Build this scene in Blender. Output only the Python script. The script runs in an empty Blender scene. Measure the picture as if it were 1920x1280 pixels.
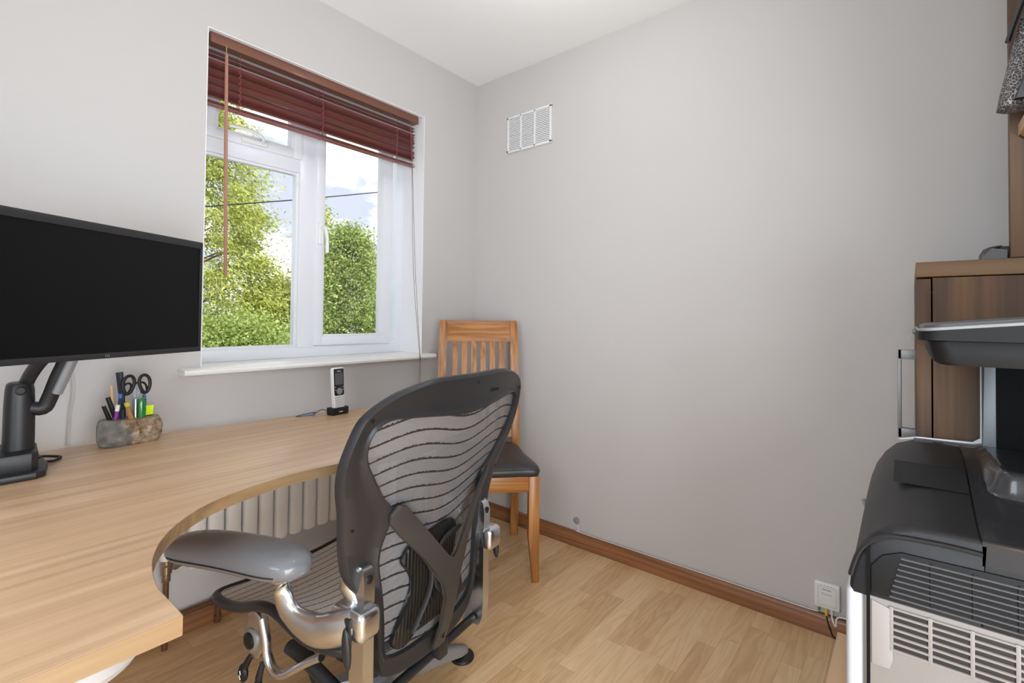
import bpy, bmesh, math, random
import numpy as np
from mathutils import Vector, Matrix
random.seed(7)
SC = bpy.context.scene
COL = SC.collection
PI = math.pi

# ------------------------------------------------------------------ camera
cam_d = bpy.data.cameras.new('camera'); cam = bpy.data.objects.new('camera', cam_d); COL.objects.link(cam)
F_PX, YAW, TILT, ROLL, PY = 913.0, .6866, .0184, .0101, 579.2
cam_d.sensor_width = 36.0; cam_d.lens = F_PX/1920*36.0
cam_d.shift_y = -(640-PY)/1920
cam_d.clip_start = .02; cam_d.clip_end = 200
fw = Vector((math.cos(YAW), math.sin(YAW), 0)); rt = Vector((math.sin(YAW), -math.cos(YAW), 0)); up = Vector((0, 0, 1))
F = fw*math.cos(TILT)+up*math.sin(TILT); U = up*math.cos(TILT)-fw*math.sin(TILT)
R2 = rt*math.cos(ROLL)+U*math.sin(ROLL); U2 = U*math.cos(ROLL)-rt*math.sin(ROLL)
mw = Matrix((R2, U2, -F)).transposed().to_4x4(); mw.translation = Vector((-2.00688, -1.91649, 1.0756))
cam.matrix_world = mw
SC.camera = cam
SC.view_settings.view_transform = 'Standard'; SC.view_settings.look = 'None'
SC.view_settings.gamma = 1.0; SC.view_settings.use_curve_mapping = False
SC.view_settings.exposure = -0.12

# ------------------------------------------------------------------ sky and lights
def srgb(c):
    return tuple((v/255/12.92 if v/255 <= .04045 else ((v/255+.055)/1.055)**2.4) for v in c)+(1,)
W = bpy.data.worlds.new('sky'); SC.world = W; W.use_nodes = True
nt = W.node_tree; nt.nodes.clear()
wo = nt.nodes.new('ShaderNodeOutputWorld'); bg = nt.nodes.new('ShaderNodeBackground')
tc = nt.nodes.new('ShaderNodeTexCoord'); nz = nt.nodes.new('ShaderNodeTexNoise'); rp = nt.nodes.new('ShaderNodeValToRGB')
mp = nt.nodes.new('ShaderNodeMapping'); mp.inputs['Scale'].default_value = (1, 1, 2.2); mp.inputs['Location'].default_value = (.35, .1, .2)
nz.inputs['Scale'].default_value = 3.2; nz.inputs['Detail'].default_value = 8; nz.inputs['Roughness'].default_value = .55
rp.color_ramp.elements[0].position = .44; rp.color_ramp.elements[0].color = (.70, .77, .90, 1)
rp.color_ramp.elements[1].position = .56; rp.color_ramp.elements[1].color = (1.75, 1.75, 1.78, 1)
nt.links.new(tc.outputs['Generated'], mp.inputs['Vector']); nt.links.new(mp.outputs[0], nz.inputs['Vector'])
nt.links.new(nz.outputs['Fac'], rp.inputs['Fac']); nt.links.new(rp.outputs['Color'], bg.inputs['Color'])
bg.inputs['Strength'].default_value = 1.22
nt.links.new(bg.outputs[0], wo.inputs[0])

def lamp(name, typ, loc, power, color=(1, 1, 1), **k):
    d = bpy.data.lights.new(name, typ); d.energy = power; d.color = color
    for a, b in k.items():
        if a != 'aim': setattr(d, a, b)
    o = bpy.data.objects.new(name, d); o.location = loc; COL.objects.link(o)
    if 'aim' in k: o.rotation_euler = (Vector(k['aim'])-Vector(loc)).to_track_quat('-Z', 'Y').to_euler()
    return o
YB_ = -2.56
lamp('sun', 'SUN', (0, -5, 8), 6.0, (1, .95, .85), angle=.01, aim=(1.5, 2, 2.5))
lamp('ceiling_lamp_light', 'POINT', (-.70, -1.0, 2.22), 3.9, (.97, .975, 1), shadow_soft_size=.06)
lamp('low_fill_light', 'AREA', (-1.85, YB_+.03, .62), 50.0, (.88, .94, 1), shape='RECTANGLE', size=1.0, size_y=1.15, aim=(-1.35, 0, .35))  # unseen area fill added behind the camera, lifts floor and under-desk
lamp('side_fill_light', 'AREA', (-2.82, -1.62, .95), 36.0, (.80, .90, 1), shape='RECTANGLE', size=.8, size_y=1.5, aim=(-.2, -1.55, .25))  # added soft fill from the left, out of view, brightens right wall
lamp('ceiling_fill_light', 'AREA', (-1.62, -2.25, 1.5), 18.5, (.91, .955, 1), shape='DISK', size=1.0, aim=(-1.2, -1.6, 3))  # no lamp here: upward fill added to brighten the ceiling

# ------------------------------------------------------------------ materials
MATS = {}
def newmat(name):
    m = bpy.data.materials.new(name); m.use_nodes = True
    return m, m.node_tree, m.node_tree.nodes['Principled BSDF']
def mat(name, rgb, rough=.5, metal=0, coat=0, spec=.5, bump=0, bscale=300, var=0):
    if name in MATS: return MATS[name]
    m, t, b = newmat(name)
    b.inputs['Base Color'].default_value = srgb(rgb)
    b.inputs['Roughness'].default_value = rough; b.inputs['Metallic'].default_value = metal
    b.inputs['Coat Weight'].default_value = coat; b.inputs['Specular IOR Level'].default_value = spec
    c = t.nodes.new('ShaderNodeTexCoord')
    n = t.nodes.new('ShaderNodeTexNoise'); n.inputs['Scale'].default_value = bscale; n.inputs['Detail'].default_value = 3
    t.links.new(c.outputs['Object'], n.inputs['Vector'])
    if bump:
        bp = t.nodes.new('ShaderNodeBump'); bp.inputs['Strength'].default_value = bump; bp.inputs['Distance'].default_value = .001
        t.links.new(n.outputs['Fac'], bp.inputs['Height']); t.links.new(bp.outputs[0], b.inputs['Normal'])
    # faint roughness variation on everything
    mr = t.nodes.new('ShaderNodeMapRange'); mr.inputs['To Min'].default_value = max(0, rough-.008-var); mr.inputs['To Max'].default_value = min(1, rough+.008+var)
    n2 = t.nodes.new('ShaderNodeTexNoise'); n2.inputs['Scale'].default_value = 14; n2.inputs['Detail'].default_value = 4
    t.links.new(c.outputs['Object'], n2.inputs['Vector']); t.links.new(n2.outputs['Fac'], mr.inputs['Value']); t.links.new(mr.outputs[0], b.inputs['Roughness'])
    MATS[name] = m; return m
def wood(name, cols, axis='X', scale=1.0, rough=.4, coat=0, fine=1.0, rings=.5, swirl=2.0):
    """long grain along one axis: stretched noise bands plus fine pores"""
    m, t, b = newmat(name); L = t.links.new; N = t.nodes.new
    tc = N('ShaderNodeTexCoord'); mp = N('ShaderNodeMapping')
    s = {'X': (.05, 1, 1), 'Y': (1, .05, 1), 'Z': (1, 1, .05)}[axis]
    mp.inputs['Scale'].default_value = tuple(v*scale*14 for v in s)
    L(tc.outputs['Object'], mp.inputs['Vector'])
    n1 = N('ShaderNodeTexNoise'); n1.inputs['Scale'].default_value = rings; n1.inputs['Detail'].default_value = 2; n1.inputs['Distortion'].default_value = .3
    L(mp.outputs[0], n1.inputs['Vector'])
    mu = N('ShaderNodeMath'); mu.operation = 'MULTIPLY'; mu.inputs[1].default_value = swirl*6; L(n1.outputs['Fac'], mu.inputs[0])
    fr = N('ShaderNodeMath'); fr.operation = 'FRACT'; L(mu.outputs[0], fr.inputs[0])
    pp = N('ShaderNodeMath'); pp.operation = 'PINGPONG'; pp.inputs[1].default_value = .5; L(mu.outputs[0], pp.inputs[0])
    n2 = N('ShaderNodeTexNoise'); n2.inputs['Scale'].default_value = 6*fine; n2.inputs['Detail'].default_value = 6; n2.inputs['Roughness'].default_value = .7
    mp2 = N('ShaderNodeMapping'); mp2.inputs['Scale'].default_value = tuple((v if v == 1 else .02)*scale*14 for v in s)
    L(tc.outputs['Object'], mp2.inputs['Vector']); L(mp2.outputs[0], n2.inputs['Vector'])
    ad = N('ShaderNodeMath'); ad.operation = 'MULTIPLY_ADD'; ad.inputs[1].default_value = .55; L(pp.outputs[0], ad.inputs[0])
    m2 = N('ShaderNodeMath'); m2.operation = 'MULTIPLY'; m2.inputs[1].default_value = .75; L(n2.outputs['Fac'], m2.inputs[0]); L(m2.outputs[0], ad.inputs[2])
    r = N('ShaderNodeValToRGB'); r.color_ramp.elements[0].position = .28; r.color_ramp.elements[1].position = .75
    r.color_ramp.elements[0].color = srgb(cols[0]); r.color_ramp.elements[1].color = srgb(cols[-1])
    if len(cols) > 2:
        e = r.color_ramp.elements.new(.5); e.color = srgb(cols[1])
    L(ad.outputs[0], r.inputs['Fac']); L(r.outputs['Color'], b.inputs['Base Color'])
    b.inputs['Roughness'].default_value = rough; b.inputs['Coat Weight'].default_value = coat; b.inputs['Coat Roughness'].default_value = .25
    bp = N('ShaderNodeBump'); bp.inputs['Strength'].default_value = .12; bp.inputs['Distance'].default_value = .0008
    L(n2.outputs['Fac'], bp.inputs['Height']); L(bp.outputs[0], b.inputs['Normal'])
    MATS[name] = m; return m

def floor_mat():
    m, t, b = newmat('laminate_floor'); L = t.links.new; N = t.nodes.new
    def math_(op, a, bb=None, c=None):
        n = N('ShaderNodeMath'); n.operation = op
        for i, v in enumerate((a, bb, c)):
            if v is None: continue
            if isinstance(v, (int, float)): n.inputs[i].default_value = v
            else: L(v, n.inputs[i])
        return n.outputs[0]
    tc = N('ShaderNodeTexCoord'); sp = N('ShaderNodeSeparateXYZ'); L(tc.outputs['Object'], sp.inputs[0])
    X, Y = sp.outputs[0], sp.outputs[1]
    w, ln = .059, .40
    row = math_('FLOOR', math_('DIVIDE', Y, w))
    wn = N('ShaderNodeTexWhiteNoise'); wn.noise_dimensions = '1D'; L(row, wn.inputs['W'])
    u = math_('ADD', math_('DIVIDE', X, ln), math_('MULTIPLY', wn.outputs['Value'], 7.3))
    cell = math_('FLOOR', u)
    cb = N('ShaderNodeCombineXYZ'); L(row, cb.inputs[0]); L(cell, cb.inputs[1])
    w2 = N('ShaderNodeTexWhiteNoise'); w2.noise_dimensions = '3D'; L(cb.outputs[0], w2.inputs['Vector'])
    val = w2.outputs['Value']
    # grain: noise stretched along X, shifted per block
    cv = N('ShaderNodeCombineXYZ')
    L(math_('ADD', math_('MULTIPLY', X, 1.1), math_('MULTIPLY', val, 31.0)), cv.inputs[0])
    L(math_('ADD', math_('MULTIPLY', Y, 9.0), math_('MULTIPLY', val, 17.0)), cv.inputs[1])
    n1 = N('ShaderNodeTexNoise'); n1.inputs['Scale'].default_value = 1.6; n1.inputs['Detail'].default_value = 2.5; n1.inputs['Distortion'].default_value = .4
    L(cv.outputs[0], n1.inputs['Vector'])
    rings = math_('PINGPONG', math_('MULTIPLY', n1.outputs['Fac'], 9.0), .5)
    n2 = N('ShaderNodeTexNoise'); n2.inputs['Scale'].default_value = 1; n2.inputs['Detail'].default_value = 5; n2.inputs['Roughness'].default_value = .65
    cv2 = N('ShaderNodeCombineXYZ'); L(math_('MULTIPLY', X, 7.0), cv2.inputs[0]); L(math_('MULTIPLY', Y, 260.0), cv2.inputs[1]); L(cv2.outputs[0], n2.inputs['Vector'])
    g = math_('ADD', math_('MULTIPLY', rings, .50), math_('MULTIPLY', n2.outputs['Fac'], .30))
    tone = math_('ADD', math_('ADD', math_('MULTIPLY', val, .42), .10), g)
    r = N('ShaderNodeValToRGB'); e = r.color_ramp.elements
    e[0].position = .15; e[0].color = srgb((188, 150, 106)); e[1].position = 1.0; e[1].color = srgb((234, 203, 160))
    e2 = r.color_ramp.elements.new(.55); e2.color = srgb((216, 179, 133))
    L(tone, r.inputs['Fac'])
    # joints
    fy = math_('FRACT', math_('DIVIDE', Y, w)); fx = math_('FRACT', u)
    jy = math_('LESS_THAN', math_('MINIMUM', fy, math_('SUBTRACT', 1.0, fy)), .012)
    jx = math_('LESS_THAN', math_('MINIMUM', fx, math_('SUBTRACT', 1.0, fx)), .002)
    j = math_('MAXIMUM', jy, jx)
    mx = N('ShaderNodeMixRGB'); mx.blend_type = 'MULTIPLY'; mx.inputs[2].default_value = (.62, .55, .48, 1)
    L(math_('MULTIPLY', j, .6), mx.inputs[0]); L(r.outputs['Color'], mx.inputs[1]); L(mx.outputs[0], b.inputs['Base Color'])
    b.inputs['Roughness'].default_value = .38; b.inputs['Coat Weight'].default_value = .12; b.inputs['Coat Roughness'].default_value = .2
    MATS['floor'] = m; return m

def weave_mat(name, light, dark, period, seam_axis, hole=.35, lines=True, pitch=.034, diag=True, ramp=.6, seamcol=(34, 34, 36)):
    """see-through woven suspension fabric with darker wavy seams"""
    m, t, b = newmat(name); L = t.links.new; N = t.nodes.new
    def M(op, a, bb=None):
        n = N('ShaderNodeMath'); n.operation = op
        for i, v in enumerate((a, bb)):
            if v is None: continue
            if isinstance(v, (int, float)): n.inputs[i].default_value = v
            else: L(v, n.inputs[i])
        return n.outputs[0]
    tc = N('ShaderNodeTexCoord'); sp = N('ShaderNodeSeparateXYZ'); L(tc.outputs['Object'], sp.inputs[0])
    a = sp.outputs[1]; v = sp.outputs[2] if seam_axis == 'Z' else sp.outputs[0]
    # wavy coordinate
    wob = M('ADD', M('MULTIPLY', M('SINE', M('ADD', M('MULTIPLY', a, 18.0), 1.9)), .013 if seam_axis == 'Z' else .002), v)
    fr = M('FRACT', M('DIVIDE', wob, pitch))
    nn = N('ShaderNodeTexNoise'); nn.inputs['Scale'].default_value = 150; L(tc.outputs['Object'], nn.inputs['Vector'])
    seam = M('LESS_THAN', fr, M('ADD', .02, M('MULTIPLY', nn.outputs['Fac'], .24)))
    p = 2*PI/period
    if diag:
        s1 = M('SINE', M('MULTIPLY', M('ADD', a, M('MULTIPLY', wob, .9)), p)); s2 = M('SINE', M('MULTIPLY', M('SUBTRACT', a, M('MULTIPLY', wob, 1.3)), p))
    else:
        s1 = M('SINE', M('MULTIPLY', a, p)); s2 = M('SINE', M('MULTIPLY', wob, p*.7))
    k = M('MULTIPLY', s1, s2)
    holem = M('LESS_THAN', k, -hole)
    r = N('ShaderNodeValToRGB'); r.color_ramp.elements[0].position = .0; r.color_ramp.elements[0].color = srgb(dark); r.color_ramp.elements[1].position = ramp; r.color_ramp.elements[1].color = srgb(light)
    L(M('ADD', M('MULTIPLY', k, .5), .42), r.inputs['Fac'])
    mx = N('ShaderNodeMixRGB'); mx.inputs[2].default_value = srgb(seamcol); L(seam, mx.inputs[0]); L(r.outputs['Color'], mx.inputs[1])
    L(mx.outputs[0], b.inputs['Base Color']); b.inputs['Roughness'].default_value = .55
    al = M('SUBTRACT', 1.0, M('MULTIPLY', holem, M('SUBTRACT', 1.0, seam)))
    L(al, b.inputs['Alpha'])
    MATS[name] = m; return m

def wall_mat(name, rgb, rough=.9):
    return mat(name, rgb, rough, spec=.2, bump=.10, bscale=420)
M_WALL = wall_mat('wall_paint', (202, 199, 197))
M_CEIL = wall_mat('ceiling_paint', (246, 246, 245))
M_WHITE = mat('white_gloss_paint', (240, 239, 237), .3, coat=.2)
M_UPVC = mat('window_plastic', (236, 238, 243), .28, coat=.1)
M_FLOOR = floor_mat()
M_SKIRT = wood('skirting_wood', [(112, 70, 42), (140, 92, 58), (160, 110, 72)], 'Y', 1.0, .38, .2)
M_SKIRTX = wood('skirting_wood_x', [(112, 70, 42), (140, 92, 58), (160, 110, 72)], 'X', 1.0, .38, .2)
M_DESK = wood('desk_laminate', [(180, 144, 110), (196, 161, 126), (209, 176, 142)], 'X', .75, .36, .1, 1.2, .5, 1.2)
M_DESKE = wood('desk_edge', [(128, 101, 72), (146, 118, 85), (158, 131, 97)], 'X', 1.0, .35, .15)
M_CHAIRW = wood('chair_oak', [(134, 84, 38), (172, 112, 54), (196, 138, 72)], 'Z', 1.4, .36, .2, 1, .6, 1.3)
M_CHAIRWX = wood('chair_oak_rail', [(134, 84, 38), (172, 112, 54), (196, 138, 72)], 'Y', 1.4, .36, .2, 1, .6, 1.3)
M_CAB = wood('walnut_laminate', [(50, 31, 14), (76, 51, 25), (98, 69, 37)], 'Z', .8, .6, 0, 1, .5, 1.7)
M_CABH = wood('walnut_laminate_edge', [(82, 56, 26), (100, 72, 37), (112, 83, 46)], 'Y', 1, .55, 0)
M_CABL = wood('pale_oak_laminate', [(188, 148, 108), (206, 168, 128), (218, 182, 142)], 'X', .8, .4, .05)
M_BLIND = mat('blind_wood', (176, 108, 102), .42, coat=.15, bump=.1, bscale=60)
M_BLINDR = mat('blind_rail_wood', (118, 76, 60), .4, coat=.1)
M_CORD = mat('blind_cord', (140, 70, 70), .8)
M_CORDB = mat('pull_cord', (122, 96, 78), .8)
M_BLACK = mat('black_plastic', (34, 34, 36), .42, bump=.08)
M_BLACK2 = mat('frame_graphite_plastic', (38, 38, 40), .40, bump=.12, bscale=600)
M_BRACKET = mat('bracket_bronze_grey', (52, 49, 47), .45, bump=.1, bscale=500)
M_DARK = mat('deep_black', (18, 18, 19), .5)
M_SCREEN = mat('screen_glass', (10, 10, 11), .34, spec=.2)
M_ALU = mat('polished_aluminium', (212, 215, 220), .26, 1.0, var=.05)
M_ALUB = mat('brushed_aluminium', (140, 140, 140), .45, .3)
M_SILVER = mat('silver_plastic', (142, 146, 150), .42, .3)
M_LEATHER = mat('grey_leather', (112, 114, 118), .38, bump=.12, bscale=350, coat=.45)
M_SEATL = mat('black_leatherette', (50, 50, 52), .4, bump=.12, bscale=350)
M_RAD = mat('radiator_enamel', (243, 240, 237), .4)
M_COPPER = mat('painted_pipe', (112, 78, 58), .4, .35)
M_BRASS = mat('valve_metal', (170, 150, 130), .3, .9)
M_GREY = mat('desk_steel_grey', (190, 190, 190), .45, .2)
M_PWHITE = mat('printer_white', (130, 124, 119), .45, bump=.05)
M_PGREY = mat('printer_charcoal', (34, 34, 35), .46, spec=.3, bump=.15, bscale=900)
M_PDARK = mat('printer_black', (13, 13, 14), .6, spec=.3)
M_GLOSSG = mat('printer_tray_gloss', (42, 42, 44), .26, coat=.25)
M_CLR = mat('white_plastic', (232, 232, 232), .35)

# ------------------------------------------------------------------ mesh helpers
class MB:
    def __init__(s): s.bm = bmesh.new()
    def _bev(s, edges, w, seg=2):
        if w: bmesh.ops.bevel(s.bm, geom=edges, offset=w, segments=seg, affect='EDGES', profile=.5, clamp_overlap=True)
    def box(s, x0, x1, y0, y1, z0, z1, bev=0, seg=2, M=None):
        r = bmesh.ops.create_cube(s.bm, size=1)['verts']
        m = Matrix.Translation(((x0+x1)/2, (y0+y1)/2, (z0+z1)/2)) @ Matrix.Diagonal((abs(x1-x0), abs(y1-y0), abs(z1-z0), 1))
        if M: m = M @ m
        bmesh.ops.transform(s.bm, matrix=m, verts=r)
        es = list({e for v in r for e in v.link_edges}); s._bev(es, bev, seg); return s
    def loft(s, rings, closed=False, cap=True):
        vs = [[s.bm.verts.new(p) for p in r] for r in rings]; n = len(vs[0])
        k = len(vs) if closed else len(vs)-1
        for i in range(k):
            a, b = vs[i], vs[(i+1) % len(vs)]
            for j in range(n):
                try: s.bm.faces.new((a[j], a[(j+1) % n], b[(j+1) % n], b[j]))
                except ValueError: pass
        if cap and not closed:
            s.bm.faces.new(vs[0][::-1]); s.bm.faces.new(vs[-1])
        return s
    def tube(s, pts, r, n=12, flat=1.0, upv=None, cap=True, closed=False):
        P = [Vector(p) for p in pts]; R = r if isinstance(r, (list, tuple)) else [r]*len(P)
        rings = []; prev = None
        for i, p in enumerate(P):
            if closed: d = P[(i+1) % len(P)]-P[i-1]
            else: d = P[min(i+1, len(P)-1)]-P[max(i-1, 0)]
            d.normalize()
            if upv is not None: u = Vector(upv)
            elif prev is None: u = Vector((0, 0, 1)) if abs(d.z) < .9 else Vector((1, 0, 0))
            else: u = prev
            u = (u-d*u.dot(d)).normalized(); prev = u; w = d.cross(u)
            rr = R[i]; fl = flat[i] if isinstance(flat, (list, tuple)) else flat
            rings.append([p+u*math.cos(2*PI*k/n)*rr+w*math.sin(2*PI*k/n)*rr*fl for k in range(n)])
        return s.loft(rings, closed, cap)
    def lathe(s, prof, n=24, M=None):
        """profile of (radius, height), ends closed by caps"""
        M = M or Matrix.Identity(4)
        rings = [[M @ Vector((max(r, 1e-4)*math.cos(2*PI*k/n), max(r, 1e-4)*math.sin(2*PI*k/n), z)) for k in range(n)] for r, z in prof]
        return s.loft(rings)
    def prism(s, poly, axis, a0, a1, bev=0, seg=2, M=None, capsonly=True):
        f3 = {'X': lambda p, a: (a, p[0], p[1]), 'Y': lambda p, a: (p[0], a, p[1]), 'Z': lambda p, a: (p[0], p[1], a)}[axis]
        A = [s.bm.verts.new(f3(p, a0)) for p in poly]; B = [s.bm.verts.new(f3(p, a1)) for p in poly]
        n = len(poly); fs = []
        for i in range(n): fs.append(s.bm.faces.new((A[i], A[(i+1) % n], B[(i+1) % n], B[i])))
        ca = s.bm.faces.new(A[::-1]); cb = s.bm.faces.new(B)
        if M: bmesh.ops.transform(s.bm, matrix=M, verts=A+B)
        if bev: s._bev(list(ca.edges)+list(cb.edges), bev, seg)
        return s
    def grid(s, fn, nu, nv, thick=0):
        vs = [[s.bm.verts.new(fn(i/nu, j/nv)) for j in range(nv+1)] for i in range(nu+1)]
        for i in range(nu):
            for j in range(nv):
                s.bm.faces.new((vs[i][j], vs[i+1][j], vs[i+1][j+1], vs[i][j+1]))
        return s
    def ell(s, c, r, n=16, m=10, M=None):
        rings = []
        for i in range(m+1):
            a = -PI/2+PI*i/m; q = max(math.cos(a), .02)
            ring = [Vector((c[0]+r[0]*q*math.cos(2*PI*k/n), c[1]+r[1]*q*math.sin(2*PI*k/n), c[2]+r[2]*math.sin(a))) for k in range(n)]
            rings.append([M @ p for p in ring] if M else ring)
        return s.loft(rings)
    def build(s, name, mt, parent=None, ang=35, world=False, fix=True):
        if fix: bmesh.ops.recalc_face_normals(s.bm, faces=s.bm.faces)
        me = bpy.data.meshes.new(name); s.bm.to_mesh(me); s.bm.free()
        for p in me.polygons: p.use_smooth = True
        me.set_sharp_from_angle(angle=math.radians(ang))
        me.materials.append(mt)
        o = bpy.data.objects.new(name, me); COL.objects.link(o)
        if parent is not None:
            o.parent = parent
            if world: me.transform(WM[parent.name].inverted())
        return o
WM = {}
def tag(o, label=None, cat=None, group=None, kind=None):
    for k, v in (('label', label), ('category', cat), ('group', group), ('kind', kind)):
        if v: o[k] = v
    return o
def thing(name, label, cat, loc=(0, 0, 0), rotz=0, group=None, kind=None, M=None):
    o = bpy.data.objects.new(name, None); COL.objects.link(o); o.empty_display_size = .05
    m = M if M is not None else Matrix.Translation(loc) @ Matrix.Rotation(rotz, 4, 'Z')
    o.matrix_world = m; WM[o.name] = m.copy()
    return tag(o, label, cat, group, kind)
def text(name, s, size, M, mt, parent, world=False, depth=.0004, spacing=1.0):
    c = bpy.data.curves.new(name, 'FONT'); c.body = s; c.size = size; c.align_x = 'CENTER'; c.align_y = 'CENTER'; c.extrude = depth; c.space_character = spacing
    t = bpy.data.objects.new('tmp', c); COL.objects.link(t)
    me = bpy.data.meshes.new_from_object(t.evaluated_get(bpy.context.evaluated_depsgraph_get()))
    bpy.data.objects.remove(t); me.transform(M); me.materials.clear(); me.materials.append(mt)
    o = bpy.data.objects.new(name, me); COL.objects.link(o); o.parent = parent
    if world: me.transform(WM[parent.name].inverted())
    return o
def catmull(P, k=4, closed=False):
    P = [np.array(p, float) for p in P]; n = len(P); out = []
    rng = range(n) if closed else range(n-1)
    for i in rng:
        p0, p1, p2, p3 = (P[(i-1) % n], P[i], P[(i+1) % n], P[(i+2) % n]) if closed else (P[max(i-1, 0)], P[i], P[i+1], P[min(i+2, n-1)])
        for j in range(k):
            t = j/k
            out.append(tuple(.5*((2*p1)+(-p0+p2)*t+(2*p0-5*p1+4*p2-p3)*t*t+(-p0+3*p1-3*p2+p3)*t**3)))
    if not closed: out.append(tuple(P[-1]))
    return out
def RX(a): return Matrix.Rotation(a, 4, 'X')
def RY(a): return Matrix.Rotation(a, 4, 'Y')
def RZ(a): return Matrix.Rotation(a, 4, 'Z')
def T(*p): return Matrix.Translation(p)

# ------------------------------------------------------------------ room
def struct(name, mb, mt, label, cat, **k):
    o = mb.build(name, mt, **k); return tag(o, label, cat, kind='structure')
XL, YB, H = -2.86, -2.56, 2.40
struct('floor', MB().box(XL, .0, YB, 0, -.12, 0), M_FLOOR, 'oak effect laminate floor laid in narrow strips towards the plain wall', 'floor')
struct('ceiling', MB().box(XL-.1, .1, YB-.1, .25, H, H+.12), M_CEIL, 'plain white painted ceiling of the small room', 'ceiling')
struct('wall_right', MB().box(0, .1, YB-.1, .25, -.12, H), M_WALL, 'large plain off white wall to the right of the corner', 'wall')
struct('wall_left', MB().box(XL-.1, XL, YB-.1, .25, -.12, H), M_WALL, 'off white side wall behind the left end of the desk', 'wall')
struct('wall_back', MB().box(XL, 0, YB-.1, YB, -.12, H), M_WALL, 'off white wall behind the camera and the storage units', 'wall')
WX0, WX1, WZ0, WZ1 = -1.378, -.386, .871, 2.096
w = MB(); w.box(XL, WX0, 0, .25, -.12, H); w.box(WX1, 0, 0, .25, -.12, H); w.box(WX0, WX1, 0, .25, -.12, WZ0); w.box(WX0, WX1, 0, .25, WZ1, H)
struct('wall_window', w, M_WALL, 'off white wall with the window opening above the desk', 'wall')
sk = MB(); prof = [(0, 0), (-.017, 0), (-.017, .055), (-.012, .064), (-.006, .068), (0, .069)]
sk.prism([(p[0], p[1]) for p in prof], 'Y', YB, -.017)
struct('baseboard_right', sk, M_SKIRT, 'brown stained wooden skirting board along the plain right wall', 'skirting board')
sk = MB(); sk.prism([(p[0], p[1]) for p in prof], 'X', XL, 0)
struct('baseboard_window', sk, M_SKIRTX, 'brown stained skirting board under the radiator', 'skirting board')
# sill
sp = [(.185, .871), (-.062, .871), (-.069, .874), (-.072, .882), (-.069, .890), (-.062, .893), (.185, .893)]
sb = MB(); sb.prism([(WX0+.001, .871), (WX1-.001, .871)][:0] or sp, 'X', WX0, WX1)
sb.prism([(0, .871), (-.062, .871), (-.069, .874), (-.072, .882), (-.069, .890), (-.062, .893), (0, .893)], 'X', -1.447, WX0)
sb.prism([(0, .871), (-.062, .871), (-.069, .874), (-.072, .882), (-.069, .890), (-.062, .893), (0, .893)], 'X', WX1, -.350)
struct('trim_1', sb, M_WHITE, 'white gloss window sill board with rounded front edge', 'window sill')

lin = MB(); lin.box(WX0, WX0+.003, .0005, .171, .8935, WZ1-.003); lin.box(WX1-.003, WX1, .0005, .171, .8935, WZ1-.003); lin.box(WX0, WX1, .0005, .171, WZ1-.003, WZ1)
struct('trim_2', lin, mat('reveal_daylit_white', (244, 244, 246), .7), 'reveal lining of the window opening with daylight brightness put into its white', 'window reveal')  # added liner; daylight falling on the reveal is put into this white
# window
win = thing('window_1', 'white plastic double glazed window with a fixed pane and two opening sashes', 'window', (-.88, .17, .893), kind='structure')
def wpart(name, mb, mt, par=None, **k): return mb.build(name, mt, par or win, world=True, **k) if par is None else child(mb, name, mt, par)
def child(mb, name, mt, par, wmof=win, ang=35):
    o = mb.build(name, mt, None, ang); o.parent = par; o.data.transform(WM[wmof.name].inverted()); return o
f = MB()
FY0, FY1 = .17, .235
f.box(WX0, -1.325, FY0, FY1, .893, WZ1, .003); f.box(-.425, WX1, FY0, FY1, .893, WZ1, .003)
f.box(-1.33, -.42, FY0, FY1, .893, .94, .003); f.box(-1.33, -.42, FY0, FY1, 2.052, WZ1, .003)
f.box(-.950, -.872, FY0-.004, FY1, .935, 2.06, .003)
f.box(-1.33, -.945, FY0-.002, FY1, 1.706, 1.765, .003)
wpart('frame', f, M_UPVC)
def ring(mb, x0, x1, z0, z1, w, y0, y1, b=.003):
    mb.box(x0, x0+w, y0, y1, z0, z1, b); mb.box(x1-w, x1, y0, y1, z0, z1, b)
    mb.box(x0+w*.9, x1-w*.9, y0, y1, z0, z0+w, b); mb.box(x0+w*.9, x1-w*.9, y0, y1, z1-w, z1, b)
b_ = MB(); ring(b_, -1.33, -.947, .936, 1.709, .014, .178, .205, .004)
wpart('glazing_bead', b_, M_UPVC)
g = mat('glass', (255, 255, 255), .0)
gm, gt, gb = newmat('window_glass'); gb.inputs['Transmission Weight'].default_value = 0; 
gmix = gt.nodes.new('ShaderNodeMixShader'); gtr = gt.nodes.new('ShaderNodeBsdfTransparent'); ggl = gt.nodes.new('ShaderNodeBsdfGlossy'); ggl.inputs['Roughness'].default_value = .02
gfr = gt.nodes.new('ShaderNodeFresnel'); gfr.inputs['IOR'].default_value = 1.35
gt.links.new(gfr.outputs[0], gmix.inputs[0]); gt.links.new(gtr.outputs[0], gmix.inputs[1]); gt.links.new(ggl.outputs[0], gmix.inputs[2])
gt.links.new(gmix.outputs[0], gt.nodes['Material Output'].inputs[0])
wpart('pane', MB().box(-1.325, -.955, .208, .212, .94, 1.71), gm)
s = MB(); ring(s, -1.328, -.944, 1.762, 2.055, .040, .158, .20, .005); ring(s, -1.29, -.982, 1.80, 2.018, .010, .165, .203, .003)
sash_t = wpart('top_sash', s, M_UPVC)
child(MB().box(-1.29, -.98, .206, .210, 1.80, 2.02), 'pane', gm, sash_t)
s = MB(); ring(s, -.876, -.458, .944, 2.05, .058, .158, .20, .005); ring(s, -.822, -.512, .998, 1.995, .012, .165, .203, .003)
s2 = MB()
s2.box(-.876, -.836, .158, .20, .944, 2.05, .005); s2.box(-.518, -.458, .158, .20, .944, 2.05, .005)
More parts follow.
